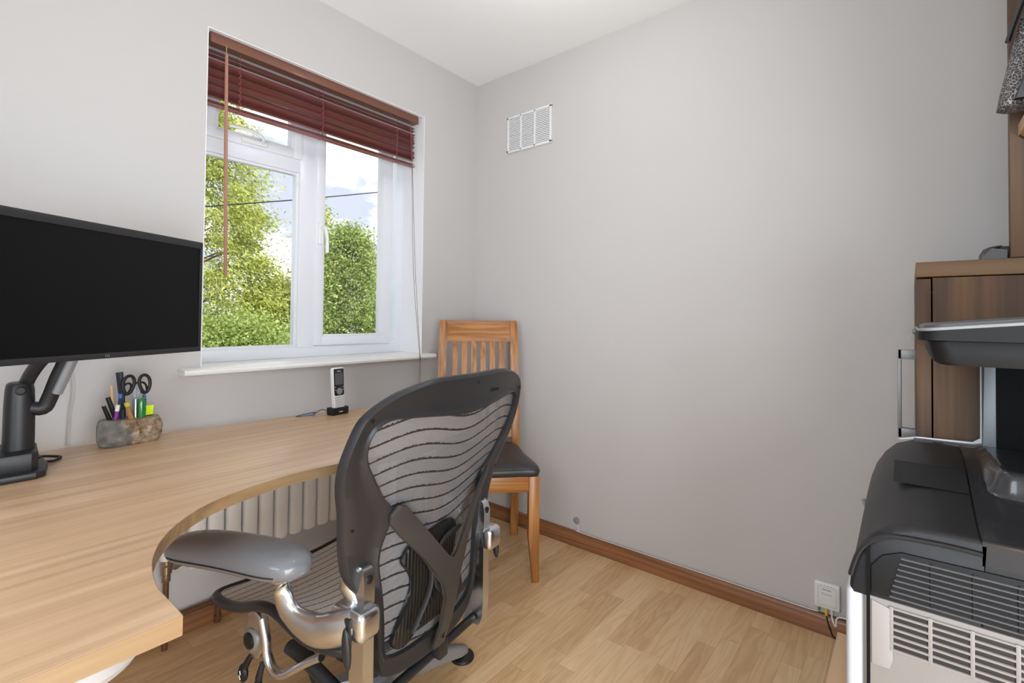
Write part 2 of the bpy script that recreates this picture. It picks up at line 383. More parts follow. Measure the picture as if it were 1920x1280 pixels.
s2.box(-.84, -.51, .158, .20, .944, .985, .005); s2.box(-.84, -.51, .158, .20, 2.0, 2.05, .005)
ring(s2, -.838, -.512, .982, 2.005, .010, .166, .203, .003)
s.bm.free()
sash_r = wpart('side_sash', s2, M_UPVC)
child(MB().box(-.835, -.515, .206, .210, .985, 2.0), 'pane', gm, sash_r)
hh = MB(); hh.box(-.866, -.842, .148, .16, 1.40, 1.50, .004, 3)
hh.tube(catmull([(-.854, .15, 1.475), (-.854, .128, 1.474), (-.850, .118, 1.46), (-.846, .114, 1.42), (-.844, .116, 1.36)], 4), .0085, 12, .8)
child(hh, 'handle', M_WHITE, sash_r)
hh = MB(); hh.box(-1.20, -1.10, .146, .16, 1.772, 1.792, .004, 3)
hh.tube(catmull([(-1.125, .15, 1.785), (-1.125, .128, 1.79), (-1.14, .118, 1.80), (-1.19, .114, 1.812), (-1.26, .116, 1.808)], 4), .0072, 12, .8)
child(hh, 'handle', M_WHITE, sash_t)

# vent
vt = thing('air_vent', 'white louvred plastic air vent high on the right wall', 'vent', (0, -.376, 1.96))
v = MB(); x1 = -.010
v.box(x1, 0, -.522, -.231, 1.961, 1.975, .002); v.box(x1, 0, -.522, -.231, 2.143, 2.156, .002)
for a, b in ((-.522, -.509), (-.421, -.411), (-.330, -.320), (-.243, -.231)): v.box(x1, 0, a, b, 1.963, 2.154, .002)
v.build('frame', M_CLR, vt, world=True)
v = MB()
for i in range(18):
    z = 1.979+i*.0092
    v.box(-.007, -.001, -.511, -.242, z, z+.0052, 0, M=None)
v.build('slats', M_CLR, vt, world=True)
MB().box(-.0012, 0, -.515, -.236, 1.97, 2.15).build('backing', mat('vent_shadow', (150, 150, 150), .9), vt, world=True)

# blind
bl = thing('venetian_blind', 'reddish brown wooden venetian blind drawn up in the window', 'blind', (-.885, .05, 2.09))
MB().box(-1.363, -.412, .018, .060, 2.056, 2.094, .002).build('headrail', M_BLINDR, bl, world=True)
zs = [2.036, 2.021]+[1.999-i*.0106 for i in range(13)]+[1.853, 1.843]
M_BLINDS = [M_BLIND, mat('blind_wood_dark', (146, 84, 80), .42, coat=.15), mat('blind_wood_rose', (186, 122, 118), .42, coat=.15)]
for i, z in enumerate(zs):
    s = MB(); bow = random.uniform(-.0015, .0015); til = random.uniform(-.45, .25) if 1 < i < 15 else -.04
    def sl(u, v, z=z, bow=bow, til=til):
        x = -1.362+.948*u; y = .052+(v-.5)*.026
        return (x, y, z+math.tan(til)*(v-.5)*.026+.0012*(1-(2*v-1)**2)-bow*math.sin(u*PI)+.0006*math.sin(u*9+z*90))
    s.grid(sl, 16, 4)
    bmesh.ops.solidify(s.bm, geom=s.bm.faces[:], thickness=.0034)
    if i == len(zs)-1:
        s.box(-1.362, -.414, .038, .066, z-.004, z+.0, .0015)
    s.build('bottom_rail' if i == len(zs)-1 else 'slat', M_BLINDS[(i*7) % 3], bl, world=True)
for x in (-1.255, -.92, -.53):
    l_ = MB()
    for y in (.037, .067): l_.tube([(x, y, 2.056), (x+.002, y, 1.95), (x, y, 1.835)], .0011, 5)
    for i in range(15):
        z = 2.0-i*.011
        l_.tube([(x-.006*((i % 2)*2-1), .036, z), (x, .033, z-.006), (x+.006*((i % 2)*2-1), .036, z-.011)], .0011, 5)
    l_.build('ladder_cord', M_CORD, bl, world=True)
wd = MB(); wd.tube([(-1.312, .012, 2.058), (-1.314, .008, 2.03), (-1.314, .004, 2.02)], .0022, 6)
wd.tube([(-1.314, .004, 2.02), (-1.312, .002, 1.7), (-1.305, .0, 1.215)], [.0055, .0065, .0065], 6)
wd.build('tilt_wand', mat('wand_wood', (172, 124, 104), .4), bl, world=True)
cd = MB()
cd.tube(catmull([(-.455, .03, 2.06), (-.456, .01, 1.80), (-.462, -.02, 1.3), (-.466, -.078, .90), (-.466, -.08, .87), (-.464, -.072, .66)], 5), .0012, 5)
cd.tube(catmull([(-.450, .03, 2.06), (-.452, .01, 1.80), (-.450, -.02, 1.3), (-.462, -.078, .90), (-.460, -.08, .87), (-.452, -.072, .66)], 5), .0012, 5)
cd.build('pull_cord', M_CORDB, bl, world=True)

# ------------------------------------------------------------------ radiator and pipes
rad = thing('radiator', 'white column radiator on the wall under the window behind the desk', 'radiator', (-.9, -.06, .25))
x = -1.405
RW = .0555
while x < -.60:
    c = MB(); pr = []
    for k in range(20):
        a = 2*PI*k/20; pr.append((.0252*math.copysign(abs(math.cos(a))**.55, math.cos(a)), .020*math.copysign(abs(math.sin(a))**.8, math.sin(a))))
    rings = []
    for z, sc in ((.243, .55), (.247, .85), (.258, 1), (.60, 1), (.612, .85), (.616, .5)):
        rings.append([(x+p[0]*sc, -.082+p[1]*sc, z) for p in pr])
    c.loft(rings); c.build('column', M_RAD, rad, world=True); x += RW
m_ = MB(); m_.tube([(-1.42, -.055, .30), (-.60, -.055, .30)], .014, 10); m_.tube([(-1.42, -.055, .57), (-.60, -.055, .57)], .014, 10)
m_.box(-1.41, -.60, -.055, -.044, .28, .59, .003)
m_.build('manifold', M_RAD, rad, world=True)
for x in (-1.28, -.78):
    br = MB(); br.box(x, x+.04, -.045, 0, .3, .5, .002); br.build('wall_bracket', M_RAD, rad, world=True)
vl = thing('radiator_valve', 'metal radiator valve with white cap beside the desk curve', 'valve', (-1.483, -.06, .20))
q = MB(); q.lathe([(.010, .215), (.013, .22), (.013, .24), (.016, .243), (.016, .268), (.012, .272), (.012, .285)], 12, T(-1.483, -.06, 0)); q.tube([(-1.483, -.06, .255), (-1.45, -.06, .262), (-1.43, -.06, .262)], [.009, .012, .009], 10)
q.tube([(-1.462, -.06, .258), (-1.452, -.06, .26)], .0145, 6)
q.build('body', M_BRASS, vl, world=True)
q = MB(); q.lathe([(.012, .285), (.018, .288), (.019, .32), (.014, .328)], 16, T(-1.483, -.06, 0)); q.build('cap', M_CLR, vl, world=True)
pp = MB(); pp.tube([(-1.483, -.06, .215), (-1.483, -.06, .05), (-1.483, -.06, .0)], .0085, 12)
tag(pp.build('heating_pipe', M_COPPER), 'brown painted vertical pipe rising to the radiator valve', 'pipe')
pp = MB(); pp.tube([(XL+.02, -.030, .078), (-1.34, -.030, .078), (-1.326, -.030, .076), (-1.318, -.030, .064), (-1.318, -.030, .0)], .0085, 12)
pp.tube([(-1.34, -.030, .078), (-1.322, -.03, .078)], .0115, 10); pp.tube([(-1.318, -.03, .025), (-1.318, -.03, .005)], .0115, 10)
tag(pp.build('heating_pipe', M_COPPER), 'brown painted pipe running along the skirting with an elbow into the floor', 'pipe')

# ------------------------------------------------------------------ desk
DZ = .70
desk = thing('wave_desk', 'light oak desk with a curved cut out front edge below the window', 'desk', (-1.6, -.6, 0))
front = [(-1.789, -1.209), (-1.790, -1.148), (-1.790, -1.111), (-1.782, -1.057), (-1.767, -1.003), (-1.740, -.945), (-1.699, -.889), (-1.639, -.836), (-1.570, -.804), (-1.498, -.785), (-1.42, -.775), (-1.326, -.783), (-1.2, -.80), (-1.0, -.80), (-.82, -.76), (-.68, -.68), (-.62, -.56)]
fr_ = catmull(front, 4)
back = [(-.60, -.42), (-.63, -.33), (-.70, -.26), (-.80, -.21), (-.884, -.178), (-1.085, -.122), (-1.287, -.104), (-1.502, -.092), (-1.729, -.085), (-2.0, -.085), (-2.5, -.085), (-2.5, -1.218)]
poly = [(-2.5, -1.218), (-1.789, -1.209)][1:]+fr_[1:]+back
tp = MB(); tp.prism(poly, 'Z', DZ-.026, DZ, .0015, 2); dtop = tp.build('desktop', M_DESK, desk, world=True)
# edge band: a thin lipping just proud of the top
eb = MB()
loop = fr_; 
def band(pts, d0=.0008, z0=DZ-.0255, z1=DZ-.0007):
    rings = []
    for i, p in enumerate(pts):
        a = pts[max(i-1, 0)]; b = pts[min(i+1, len(pts)-1)]
        t = Vector((b[0]-a[0], b[1]-a[1], 0)).normalized(); n = Vector((t.y, -t.x, 0))
        o = Vector((p[0], p[1], 0))+n*d0; i_ = Vector((p[0], p[1], 0))-n*.001
        rings.append([(o.x, o.y, z0), (o.x, o.y, z1), (i_.x, i_.y, z1), (i_.x, i_.y, z0)])
    eb.loft(rings)
band(loop); band([(-2.5, -1.218), (-1.789, -1.209)])
eb.build('edge_band', M_DESKE, desk, world=True)
lg = MB(); lg.tube(catmull([(-2.40, -1.16, .650), (-2.0, -1.165, .650), (-1.90, -1.163, .650), (-1.85, -1.150, .650), (-1.825, -1.11, .650), (-1.82, -1.0, .650)], 5), .022, 10); lg.build('support_rail', M_GREY, desk, world=True)
for (x, y) in ((-2.42, -1.1), (-2.42, -.2)):
    l_ = MB(); l_.tube([(x, y, 0), (x, y, .66)], .028, 16); l_.lathe([(.035, 0), (.035, .01), (.028, .014)], 16, T(x, y, 0)); l_.build('leg', M_GREY, desk, world=True)
l_ = MB(); l_.tube([(-.75, -.42, 0), (-.75, -.42, .675)], .028, 16); l_.lathe([(.035, 0), (.035, .01), (.028, .014)], 16, T(-.75, -.42, 0)); l_.build('leg', M_GREY, desk, world=True)

# ------------------------------------------------------------------ monitor + arm
MR = Vector((-1.4905, -.3415, 0)); md = Vector((.883, .469, 0)).normalized(); MWD = .70
mc = MR-md*MWD/2
mang = math.atan2(md.y, md.x)
mon = thing('monitor', 'wide black monitor held on an arm above the desk', 'monitor', (mc.x, mc.y, .972), mang)
hw = MWD/2; MH = .311
b = MB(); b.prism([(-hw, 0), (hw, 0), (hw, MH), (-hw, MH)], 'Y', .004, .016, .0015)
b.box(-hw, hw, 0, .006, 0, .013, .0012); b.box(-hw, hw, 0, .006, MH-.019, MH, .0012); b.box(-hw, -hw+.0075, 0, .006, .01, MH-.01, .0012); b.box(hw-.0075, hw, 0, .006, .01, MH-.01, .0012)
b.build('bezel', M_BLACK, mon)
MB().box(-hw+.007, hw-.007, .003, .0045, .012, MH-.018).build('screen', M_SCREEN, mon)
b = MB(); b.prism([(-.30, .02), (.30, .02), (.31, .05), (.30, MH-.04), (-.30, MH-.04), (-.31, .05)], 'Y', .015, .038, .008); b.build('rear_housing', M_BLACK, mon)
text('logo', 'LG', .009, T(-.115+.2, -.0003, .0062) @ RX(PI/2), mat('logo_grey', (120, 120, 120), .5), mon)
arm = thing('monitor_stand', 'black and silver monitor arm standing on a box base on the desk', 'monitor arm', (-1.90, -.29, DZ))
a = MB(); a.prism([(-2.03, -.19), (-2.03, -.37), (-2.0, -.385), (-1.83, -.385), (-1.812, -.37), (-1.800, -.30), (-1.80, -.18)], 'Z', DZ, DZ+.016, .004); a.build('base_plate', M_BLACK, arm, world=True)
a = MB(); a.prism([(-2.02, -.20), (-2.02, -.345), (-2.0, -.360), (-1.835, -.360), (-1.822, -.345), (-1.815, -.25), (-1.82, -.20)], 'Z', DZ+.014, DZ+.056, .004); a.build('base_box', M_BLACK, arm, world=True)
a = MB()
rings = []
for z, r, s_ in ((DZ+.052, .028, 1), (.82, .0275, 1), (.86, .027, 1), (.895, .0255, 1), (.908, .024, .97), (.912, .020, .9)):
    rings.append([(-1.850+(r*s_)*math.copysign(abs(math.cos(2*PI*k/20))**.8, math.cos(2*PI*k/20)), -.285+.030*s_*math.copysign(abs(math.sin(2*PI*k/20))**.8, math.sin(2*PI*k/20)), z) for k in range(20)])
a.loft(rings); a.build('post', M_BLACK, arm, world=True)
a = MB(); a.lathe([(.010, -.001), (.010, .004), (.0075, .005), (.0075, .001)], 16, T(-1.852, -.3175, .895) @ RX(PI/2)); a.build('collar', M_DARK, arm, world=True)
a = MB(); a.tube(catmull([(-1.842, -.28, .895), (-1.836, -.30, .925), (-1.822, -.325, .96), (-1.80, -.36, 1.0), (-1.79, -.40, 1.06)], 4), [.017]*17, 12, .75); a.build('lower_arm', M_BLACK, arm, world=True)
a = MB(); a.tube(catmull([(-1.835, -.30, .852), (-1.812, -.305, .848), (-1.802, -.31, .87), (-1.79, -.325, .92), (-1.775, -.345, .98), (-1.77, -.40, 1.09)], 4), [.013]+[.016]*20, 12, .8); a.build('upper_arm', M_BLACK, arm, world=True)
a = MB(); a.tube([(-1.792, -.338, .885), (-1.768, -.362, .968)], .0105, 10, .8); a.build('gas_strut_cover', M_SILVER, arm, world=True)
a = MB(); a.box(-.045, .045, .037, .046, .08, .20, .004, M=WM['monitor']); a.build('mount_plate', M_BLACK, arm, world=True)
ck = MB(); ck.tube(catmull([(-1.81, -.24, .716), (-1.80, -.22, .715), (-1.775, -.20, .706), (-1.765, -.215, .7045), (-1.785, -.245, .7045), (-1.81, -.25, .71)], 6), .0032, 8)
tag(ck.build('power_cable', M_DARK), 'short black cable loop beside the monitor arm base', 'cable')
cw = MB(); cw.tube(catmull([(-1.725, -.012, .69), (-1.722, -.010, .78), (-1.716, -.012, .85), (-1.722, -.014, .93), (-1.715, -.03, 1.0), (-1.73, -.2, 1.06), (-1.76, -.44, 1.09)], 6), .0021, 6)
tag(cw.build('monitor_cable', mat('grey_cable', (176, 172, 168), .5)), 'thin pale cable running down the wall behind the monitor', 'cable')

# ------------------------------------------------------------------ stone pen holder and its contents
def stone_mat():
    m, t, b = newmat('rough_stone'); L = t.links.new; N = t.nodes.new
    tc = N('ShaderNodeTexCoord'); n = N('ShaderNodeTexNoise'); n.inputs['Scale'].default_value = 48; n.inputs['Detail'].default_value = 12; n.inputs['Roughness'].default_value = .72; n.inputs['Distortion'].default_value = .5
    L(tc.outputs['Object'], n.inputs['Vector']); r = N('ShaderNodeValToRGB'); e = r.color_ramp.elements
    e[0].position = .36; e[0].color = srgb((92, 70, 48)); e[1].position = .68; e[1].color = srgb((212, 200, 182))
    q = e.new(.47); q.color = srgb((146, 118, 88)); q = e.new(.56); q.color = srgb((168, 150, 128))
    L(n.outputs['Fac'], r.inputs['Fac'])
    n2 = N('ShaderNodeTexNoise'); n2.inputs['Scale'].default_value = 30; n2.inputs['Detail'].default_value = 8; L(tc.outputs['Object'], n2.inputs['Vector'])
    r2 = N('ShaderNodeValToRGB'); r2.color_ramp.elements[0].color = srgb((88, 84, 78)); r2.color_ramp.elements[0].position = .35; r2.color_ramp.elements[1].color = srgb((150, 146, 138)); r2.color_ramp.elements[1].position = .7
    L(n2.outputs['Fac'], r2.inputs['Fac'])
    sp = N('ShaderNodeSeparateXYZ'); L(tc.outputs['Object'], sp.inputs[0])
    a = N('ShaderNodeMath'); a.operation = 'MULTIPLY_ADD'; a.inputs[1].default_value = .16; a.inputs[2].default_value = -.085; L(n2.outputs['Fac'], a.inputs[0])
    b2 = N('ShaderNodeMath'); b2.operation = 'ADD'; L(sp.outputs[0], b2.inputs[0]); L(a.outputs[0], b2.inputs[1])
    mr = N('ShaderNodeMapRange'); mr.inputs['From Min'].default_value = -.03; mr.inputs['From Max'].default_value = .0; L(b2.outputs[0], mr.inputs['Value'])
    mx = N('ShaderNodeMixRGB'); L(mr.outputs[0], mx.inputs[0]); L(r2.outputs[0], mx.inputs[1]); L(r.outputs[0], mx.inputs[2]); L(mx.outputs[0], b.inputs['Base Color'])
    b.inputs['Roughness'].default_value = .7
    bp = N('ShaderNodeBump'); bp.inputs['Strength'].default_value = 1; bp.inputs['Distance'].default_value = .006; L(n.outputs['Fac'], bp.inputs['Height']); L(bp.outputs[0], b.inputs['Normal'])
    return m
SX, SY = -1.607, -.150
st = MB()
rings = []
rr = random.Random(3)
out = [(-.078, -.012), (-.06, -.036), (-.02, -.040), (.03, -.036), (.066, -.028), (.078, -.004), (.07, .024), (.02, .034), (-.04, .032), (-.07, .018)]
out = catmull(out, 2, closed=True)
for z, sc in ((0, .84), (.006, .93), (.022, 1.0), (.045, 1.0), (.062, .97), (.074, .92), (.077, .86)):
    rings.append([(p[0]*sc*(1+rr.uniform(-.03, .03)), p[1]*sc*(1+rr.uniform(-.10, .10)), z-(.006*(p[0]+.07)/.15 if z > .05 else 0)+rr.uniform(-.0015, .0015)*(z > 0)) for p in out])
st.loft(rings)
sto = thing('stone_pen_holder', 'rough brown and grey stone block with holes for pens on the desk', 'pen holder', (SX, SY, DZ))
st.build('stone_block', stone_mat(), sto, ang=8)
hol = MB()
ST = DZ+.077
def stick(name, label, cat, base, tip, r, mt, n=10, radii=None, extra=None, grp=None):
    b = Vector(base); t = Vector(tip)
    m = MB(); L_ = (t-b).length
    rad_ = radii or [r, r, r*.9]
    fr2 = np.linspace(0, 1, len(rad_))
    m.tube([b+(t-b)*x for x in fr2], rad_, n)
    if extra:
        o = thing(name, label, cat, base); m.build('barrel', mt, o, world=True)
        for (nm, f0, f1, rr_, mt2) in extra:
            e = MB(); e.tube([b+(t-b)*f0, b+(t-b)*f1], rr_, n); e.build(nm, mt2, o, world=True)
        return o
    o = m.build(name, mt); return tag(o, label, cat, grp)
pz = DZ+.055
stick('pen', 'thick black pen with silver end leaning left in the stone holder', 'pen', (-1.648, -.155, pz), (-1.672, -.165, .818), .0055, M_DARK, extra=[('clip_end', .93, 1.03, .0048, M_ALU)])
stick('pen', 'purple and clear ballpoint pen in the stone holder', 'pen', (-1.648, -.172, pz), (-1.641, -.172, .815), .0048, mat('purple_plastic', (150, 40, 150), .3), extra=[('clear_cap', .75, 1.04, .0052, M_CLR)])
stick('pen', 'slim dark blue pen with light blue end in the stone holder', 'pen', (-1.634, -.145, pz), (-1.630, -.145, .845), .0042, mat('navy_plastic', (34, 44, 82), .35), extra=[('blue_cap', .86, 1.0, .0045, mat('blue_plastic', (60, 120, 190), .35))])
stick('lolly_stick', 'pale flat wooden stick standing among the pens', 'stick', (-1.640, -.125, pz), (-1.646, -.12, .868), .0045, mat('pale_wood', (226, 190, 150), .6), n=8)
stick('marker_pen', 'black marker pen leaning behind the purple pen', 'pen', (-1.632, -.135, pz), (-1.655, -.125, .835), .0065, M_DARK)
stick('marker_pen', 'tall black tapered marker standing highest in the stone holder', 'pen', (-1.614, -.125, pz), (-1.628, -.118, .905), .006, mat('blueblack_plastic', (44, 48, 62), .35), radii=[.005, .006, .0085, .009])
stick('cork_tool', 'short tool with cork coloured handle and yellow tip leaning among the pens', 'tool', (-1.606, -.175, pz), (-1.621, -.172, .822), .0062, mat('cork', (166, 120, 66), .7), extra=[('yellow_tip', .84, 1.0, .0068, mat('yellow_dull', (200, 190, 70), .5))])
stick('pen', 'short black pen between the purple pen and the cork tool', 'pen', (-1.626, -.165, pz), (-1.628, -.16, .80), .0055, M_DARK)
gs = MB(); gs.ell((-1.585, -.175, .797), (.010, .006, .036)); tag(gs.build('green_sharpener', mat('green_translucent', (20, 120, 50), .15, coat=.5)), 'glossy green oval gadget in front of the scissors', 'gadget')
nk = MB(); nk.tube([(-1.597, -.165, pz), (-1.598, -.165, .828)], [.0055, .0035], 8); tag(nk.build('craft_knife', M_ALU), 'slim silver blade standing beside the green gadget', 'knife')
hl = thing('highlighter', 'fluorescent yellow highlighter standing cap down at the right of the stone', 'highlighter', (-1.566, -.150, DZ+.068))
q = MB(); q.prism([(-.0125, .008), (.0125, .008), (.015, .036), (-.013, .036)], 'Y', -.006, .006, .0015); q.build('body', mat('fluo_yellow', (226, 255, 20), .4), hl)
q = MB(); q.box(-.011, .011, -.0055, .0055, .0, .009, .001); q.build('cap', M_DARK, hl)
stick('pen', 'blue topped black pen behind the yellow highlighter', 'pen', (-1.566, -.125, pz), (-1.567, -.12, .832), .005, M_DARK, extra=[('blue_tip', .85, 1.0, .0052, mat('blue_plastic', (60, 120, 190), .35))])
sc_ = thing('scissors', 'black handled scissors standing upside down in the stone holder', 'scissors', (-1.592, -.145, pz))
def loop_(cx, cz, rx, rz, tilt, y=0):
    pts = []
    for k in range(20):
        a_ = 2*PI*k/20; px = rx*math.cos(a_); pz_ = rz*math.sin(a_)
        px *= 1+.18*math.sin(a_)
        pts.append((cx+px*math.cos(tilt)-pz_*math.sin(tilt), y, cz+px*math.sin(tilt)+pz_*math.cos(tilt)))
    return pts
h1 = MB(); h1.tube(loop_(-.0195, .1135, .0130, .0265, -.10), .0045, 8, closed=True); h1.build('handle', M_DARK, sc_)
h1 = MB(); h1.tube(loop_(.0195, .1135, .0130, .0265, .10), .0045, 8, closed=True); h1.tube([(-.008, 0, .118), (.008, 0, .118)], .003, 6); h1.build('handle', M_DARK, sc_)
for sx in (-1, 1):
    bl_ = MB(); bl_.prism([(sx*.001, .0), (sx*.006, .04), (sx*.0085, .090), (sx*.010, .105), (sx*.001, .112)], 'Y', -.001+sx*.0008, .001+sx*.0008); bl_.build('blade', M_ALU, sc_)
s3 = thing('small_scissors', 'second smaller pair of black scissors behind the large scissors', 'scissors', (-1.590, -.118, pz))
h1 = MB(); h1.tube(loop_(-.020, .098, .009, .018, -.3), .003, 8, closed=True); h1.build('handle', M_DARK, s3)
h1 = MB(); h1.tube(loop_(.020, .098, .009, .018, .3), .003, 8, closed=True); h1.build('handle', M_DARK, s3)
h1 = MB(); h1.box(-.006, .006, -.001, .001, .0, .088); h1.build('blade', M_ALU, s3)

# ------------------------------------------------------------------ phone
pang = -.62
cr = thing('charging_cradle', 'black charging cradle holding the cordless phone', 'phone cradle', (-.975, -.215, DZ), .10)
q = MB(); q.prism([(-.035, 0), (.035, 0), (.037, .010), (.036, .028), (-.036, .028), (-.037, .010)], 'Y', -.014, .024, .003); q.build('body', M_DARK, cr)
text('logo', 'Yealink', .0062, T(0, -.0146, .012) @ RX(PI/2), M_CLR, cr)
ph = thing('cordless_phone', 'white and black cordless phone standing in its cradle', 'phone', (-.977, -.226, DZ+.016), .10)
tl = RX(-.07)
q = MB(); q.prism([(-.0235, .003), (-.0215, 0), (.0215, 0), (.0235, .003), (.0255, .155), (.022, .163), (-.022, .163), (-.0255, .155)], 'Y', 0, .018, .003, 3, M=tl); q.build('casing', M_CLR, ph)
q = MB(); q.prism([(-.0215, .062), (-.018, .057), (.018, .057), (.0215, .062), (.0225, .156), (.020, .159), (-.020, .159), (-.0225, .156)], 'Y', -.0012, .002, .0006, M=tl); q.build('faceplate', mat('phone_black', (34, 34, 38), .25), ph)
q = MB(); q.box(-.0175, .0175, -.0018, 0, .098, .142, M=tl); q.build('screen', mat('phone_screen', (84, 86, 90), .3), ph)
q = MB(); q.lathe([(.0125, 0), (.0125, .002), (.011, .0028), (.004, .0028)], 20, tl @ T(0, -.0012, .073) @ RX(PI/2)); q.build('navigation_ring', M_SILVER, ph)
for i, (bx, bz) in enumerate(((-.017, .089), (.017, .089), (-.017, .079), (.017, .079))):
    q = MB(); q.box(bx-.0022, bx+.0022, -.0022, 0, bz-.0008, bz+.0008, M=tl); q.build('soft_key', M_CLR, ph)
km = mat('key_grey', (196, 196, 196), .5)
for r_ in range(5):
    for c_ in range(3):
        q = MB(); q.box(-.019+c_*.0130, -.019+c_*.0130+.0118, -.0012, 0, .008+r_*.0096, .008+r_*.0096+.0078, .0006, M=tl); q.build('key', km, ph)
text('logo', 'Yealink', .0056, tl @ T(0, -.0016, .149) @ RX(PI/2), M_CLR, ph)
pcb = MB(); pcb.tube(catmull([(-1.008, -.20, .715), (-1.03, -.19, .722), (-1.045, -.18, .712), (-1.06, -.172, .7028), (-1.10, -.155, .7022), (-1.105, -.145, .7022), (-1.06, -.13, .7022), (-1.02, -.125, .7022), (-1.03, -.10, .69)], 6), .0016, 6)
tag(pcb.build('phone_cable', mat('phone_cable_grey', (70, 74, 82), .5)), 'thin grey cable looping on the desk beside the phone cradle', 'cable')
grm = MB(); grm.lathe([(.028, 0), (.028, .0015), (.024, .002), (.020, .0015), (.001, .001)], 24, T(-1.065, -.150, DZ)); tag(grm.build('cable_grommet', mat('grommet_grey', (150, 152, 154), .5)), 'flat grey cable grommet in the desk beside the phone', 'grommet')

# ------------------------------------------------------------------ dining chair
U_ = Vector((-.685, -.728, 0)).normalized()
dch = thing('dining_chair', 'oak dining chair with slatted back and black padded seat in the corner', 'chair', (-.392, -.420, 0), math.atan2(U_.y, U_.x))
RL, RW_, FX, FW = -.195, .178, .205, .205   # rear x, rear half width, front x, front half width
def bx(z):  # rake of rear stile
    return RL if z < .45 else RL-.075*((z-.45)/.61)**1.25
def hwid(z): return .184 if z < .47 else .184-.008*(z-.47)/.59
for sy in (-1, 1):
    l_ = MB(); rings = []
    for z in (0, .2, .44, .55, .66, .77, .88, .97, 1.045, 1.062):
        th = .019 if z > .05 else .016; y = sy*hwid(z); X_ = bx(z) - (.03*(1-z/.45)**2 if z < .45 else 0)
        w_ = .019 if z < 1.05 else .015
        rings.append([(X_-th*.8, y-w_, z), (X_+th*.8, y-w_, z), (X_+th*.8, y+w_, z), (X_-th*.8, y+w_, z)])
    l_.loft(rings); l_._bev([e for e in l_.bm.edges if abs(e.verts[0].co.z-e.verts[1].co.z) > .01], .004)
    l_.build('rear_leg', M_CHAIRW, dch)
for sy in (-1, 1):
    l_ = MB(); rings = []
    for z, t_ in ((0, .6), (.18, 1), (.43, 1)):
        y = sy*FW; yi = y-sy*.022; yo = y+sy*.022
        yi2 = yo-sy*.044*t_
        rings.append([(FX-.022*(2*t_-1), yi2, z), (FX+.022, yi2, z), (FX+.022, yo, z), (FX-.022*(2*t_-1), yo, z)])
    l_.loft(rings); l_._bev(l_.bm.edges[:], .0025); l_.build('front_leg', M_CHAIRW, dch)
l_ = MB(); l_.box(FX-.006, FX+.014, -FW+.018, FW-.018, .365, .432, .002)
l_.build('front_apron', M_CHAIRWX, dch)
for sy in (-1, 1):
    l_ = MB(); l_.loft([[(RL, sy*.172-.009, .365), (RL, sy*.172+.009, .365), (RL, sy*.172+.009, .43), (RL, sy*.172-.009, .43)], [(FX-.01, sy*.205-.009, .365), (FX-.01, sy*.205+.009, .365), (FX-.01, sy*.205+.009, .43), (FX-.01, sy*.205-.009, .43)]]); l_.build('side_apron', M_CHAIRWX, dch)
l_ = MB(); l_.box(RL-.01, RL+.01, -.165, .165, .365, .43, .002); l_.build('rear_apron', M_CHAIRWX, dch)
def backcurve(y, z): return bx(z)-.018*(1-(y/.19)**2)
def xrail(z0, z1, name):
    l_ = MB(); n = 12; rings = []
    for i in range(n+1):
        y = -.168+.336*i/n
        x0 = backcurve(y, z0); x1_ = backcurve(y, z1)
        rings.append([(x0-.012, y, z0), (x0+.012, y, z0), (x1_+.014, y, z1-.012), (x1_+.006, y, z1), (x1_-.012, y, z1)])
    l_.loft(rings); l_.build(name, M_CHAIRWX, dch)
xrail(.958, 1.060, 'top_rail'); xrail(.490, .53, 'lower_rail')
for k in range(6):
    y = (-2.5+k)*.0465
    l_ = MB(); rings = []
    for i in range(9):
        z = .52+(.985-.52)*i/8; X_ = backcurve(y, z)+.012*math.sin((z-.52)/.47*PI)
        rings.append([(X_-.006, y-.0135, z), (X_+.006, y-.0135, z), (X_+.006, y+.0135, z), (X_-.006, y+.0135, z)])
    l_.loft(rings); l_.build('back_slat', M_CHAIRW, dch)
s = MB(); rings = []
base_ = catmull([(RL, -.165), (RL+.20, -.198), (FX+.010, -.225), (FX+.026, -.15), (FX+.030, 0), (FX+.026, .15), (FX+.010, .225), (RL+.20, .198), (RL, .165), (RL-.004, 0)], 5, closed=True)
for z, k_ in ((.430, .975), (.436, 1.0), (.450, 1.02), (.462, 1.0), (.470, .93), (.475, .80), (.478, .60), (.4795, .35), (.480, .1)):
    rings.append([(.02+(p[0]-.02)*k_, p[1]*k_, z) for p in base_])
s.loft(rings); s.build('seat', M_SEATL, dch, ang=60)

# ------------------------------------------------------------------ mesh office chair
HX, HY = -.145, .989
oc = thing('office_chair', 'dark grey mesh office chair with polished metal arms at the desk', 'office chair', (-1.206, -.780, 0), math.atan2(HY, HX))
def surf(y, z, n=0): return -.2125-.1936*(z-.32)+.5*y*y+.038*math.exp(-((z-.58)/.16)**2)+n
pairs = [((0, .943), (0, .846)), ((.07, .944), (.06, .850)), ((.138, .942), (.123, .857)), ((.212, .927), (.19, .864)), ((.256, .908), (.236, .866)), ((.286, .887), (.260, .858)), ((.301, .868), (.273, .842)), ((.312, .833), (.278, .817)), ((.319, .792), (.272, .788)), ((.318, .759), (.252, .755)), ((.31, .724), (.230, .724)), ((.297, .687), (.206, .692)), ((.286, .65), (.172, .655)), ((.277, .61), (.172, .61)), ((.268, .57), (.182, .568)), ((.257, .53), (.182, .53)), ((.235, .49), (.176, .49)), ((.210, .455), (.172, .455)), ((.192, .40), (.168, .40)), ((.183, .35), (.164, .35)), ((.174, .305), (.157, .325)), ((.158, .272), (.143, .311)), ((.115, .253), (.101, .301)), ((.05, .244), (.045, .298)), ((0, .242), (0, .297))]
pf = [(a[0], a[1], b[0], b[1]) for a, b in pairs]
pf = catmull(pf, 4)
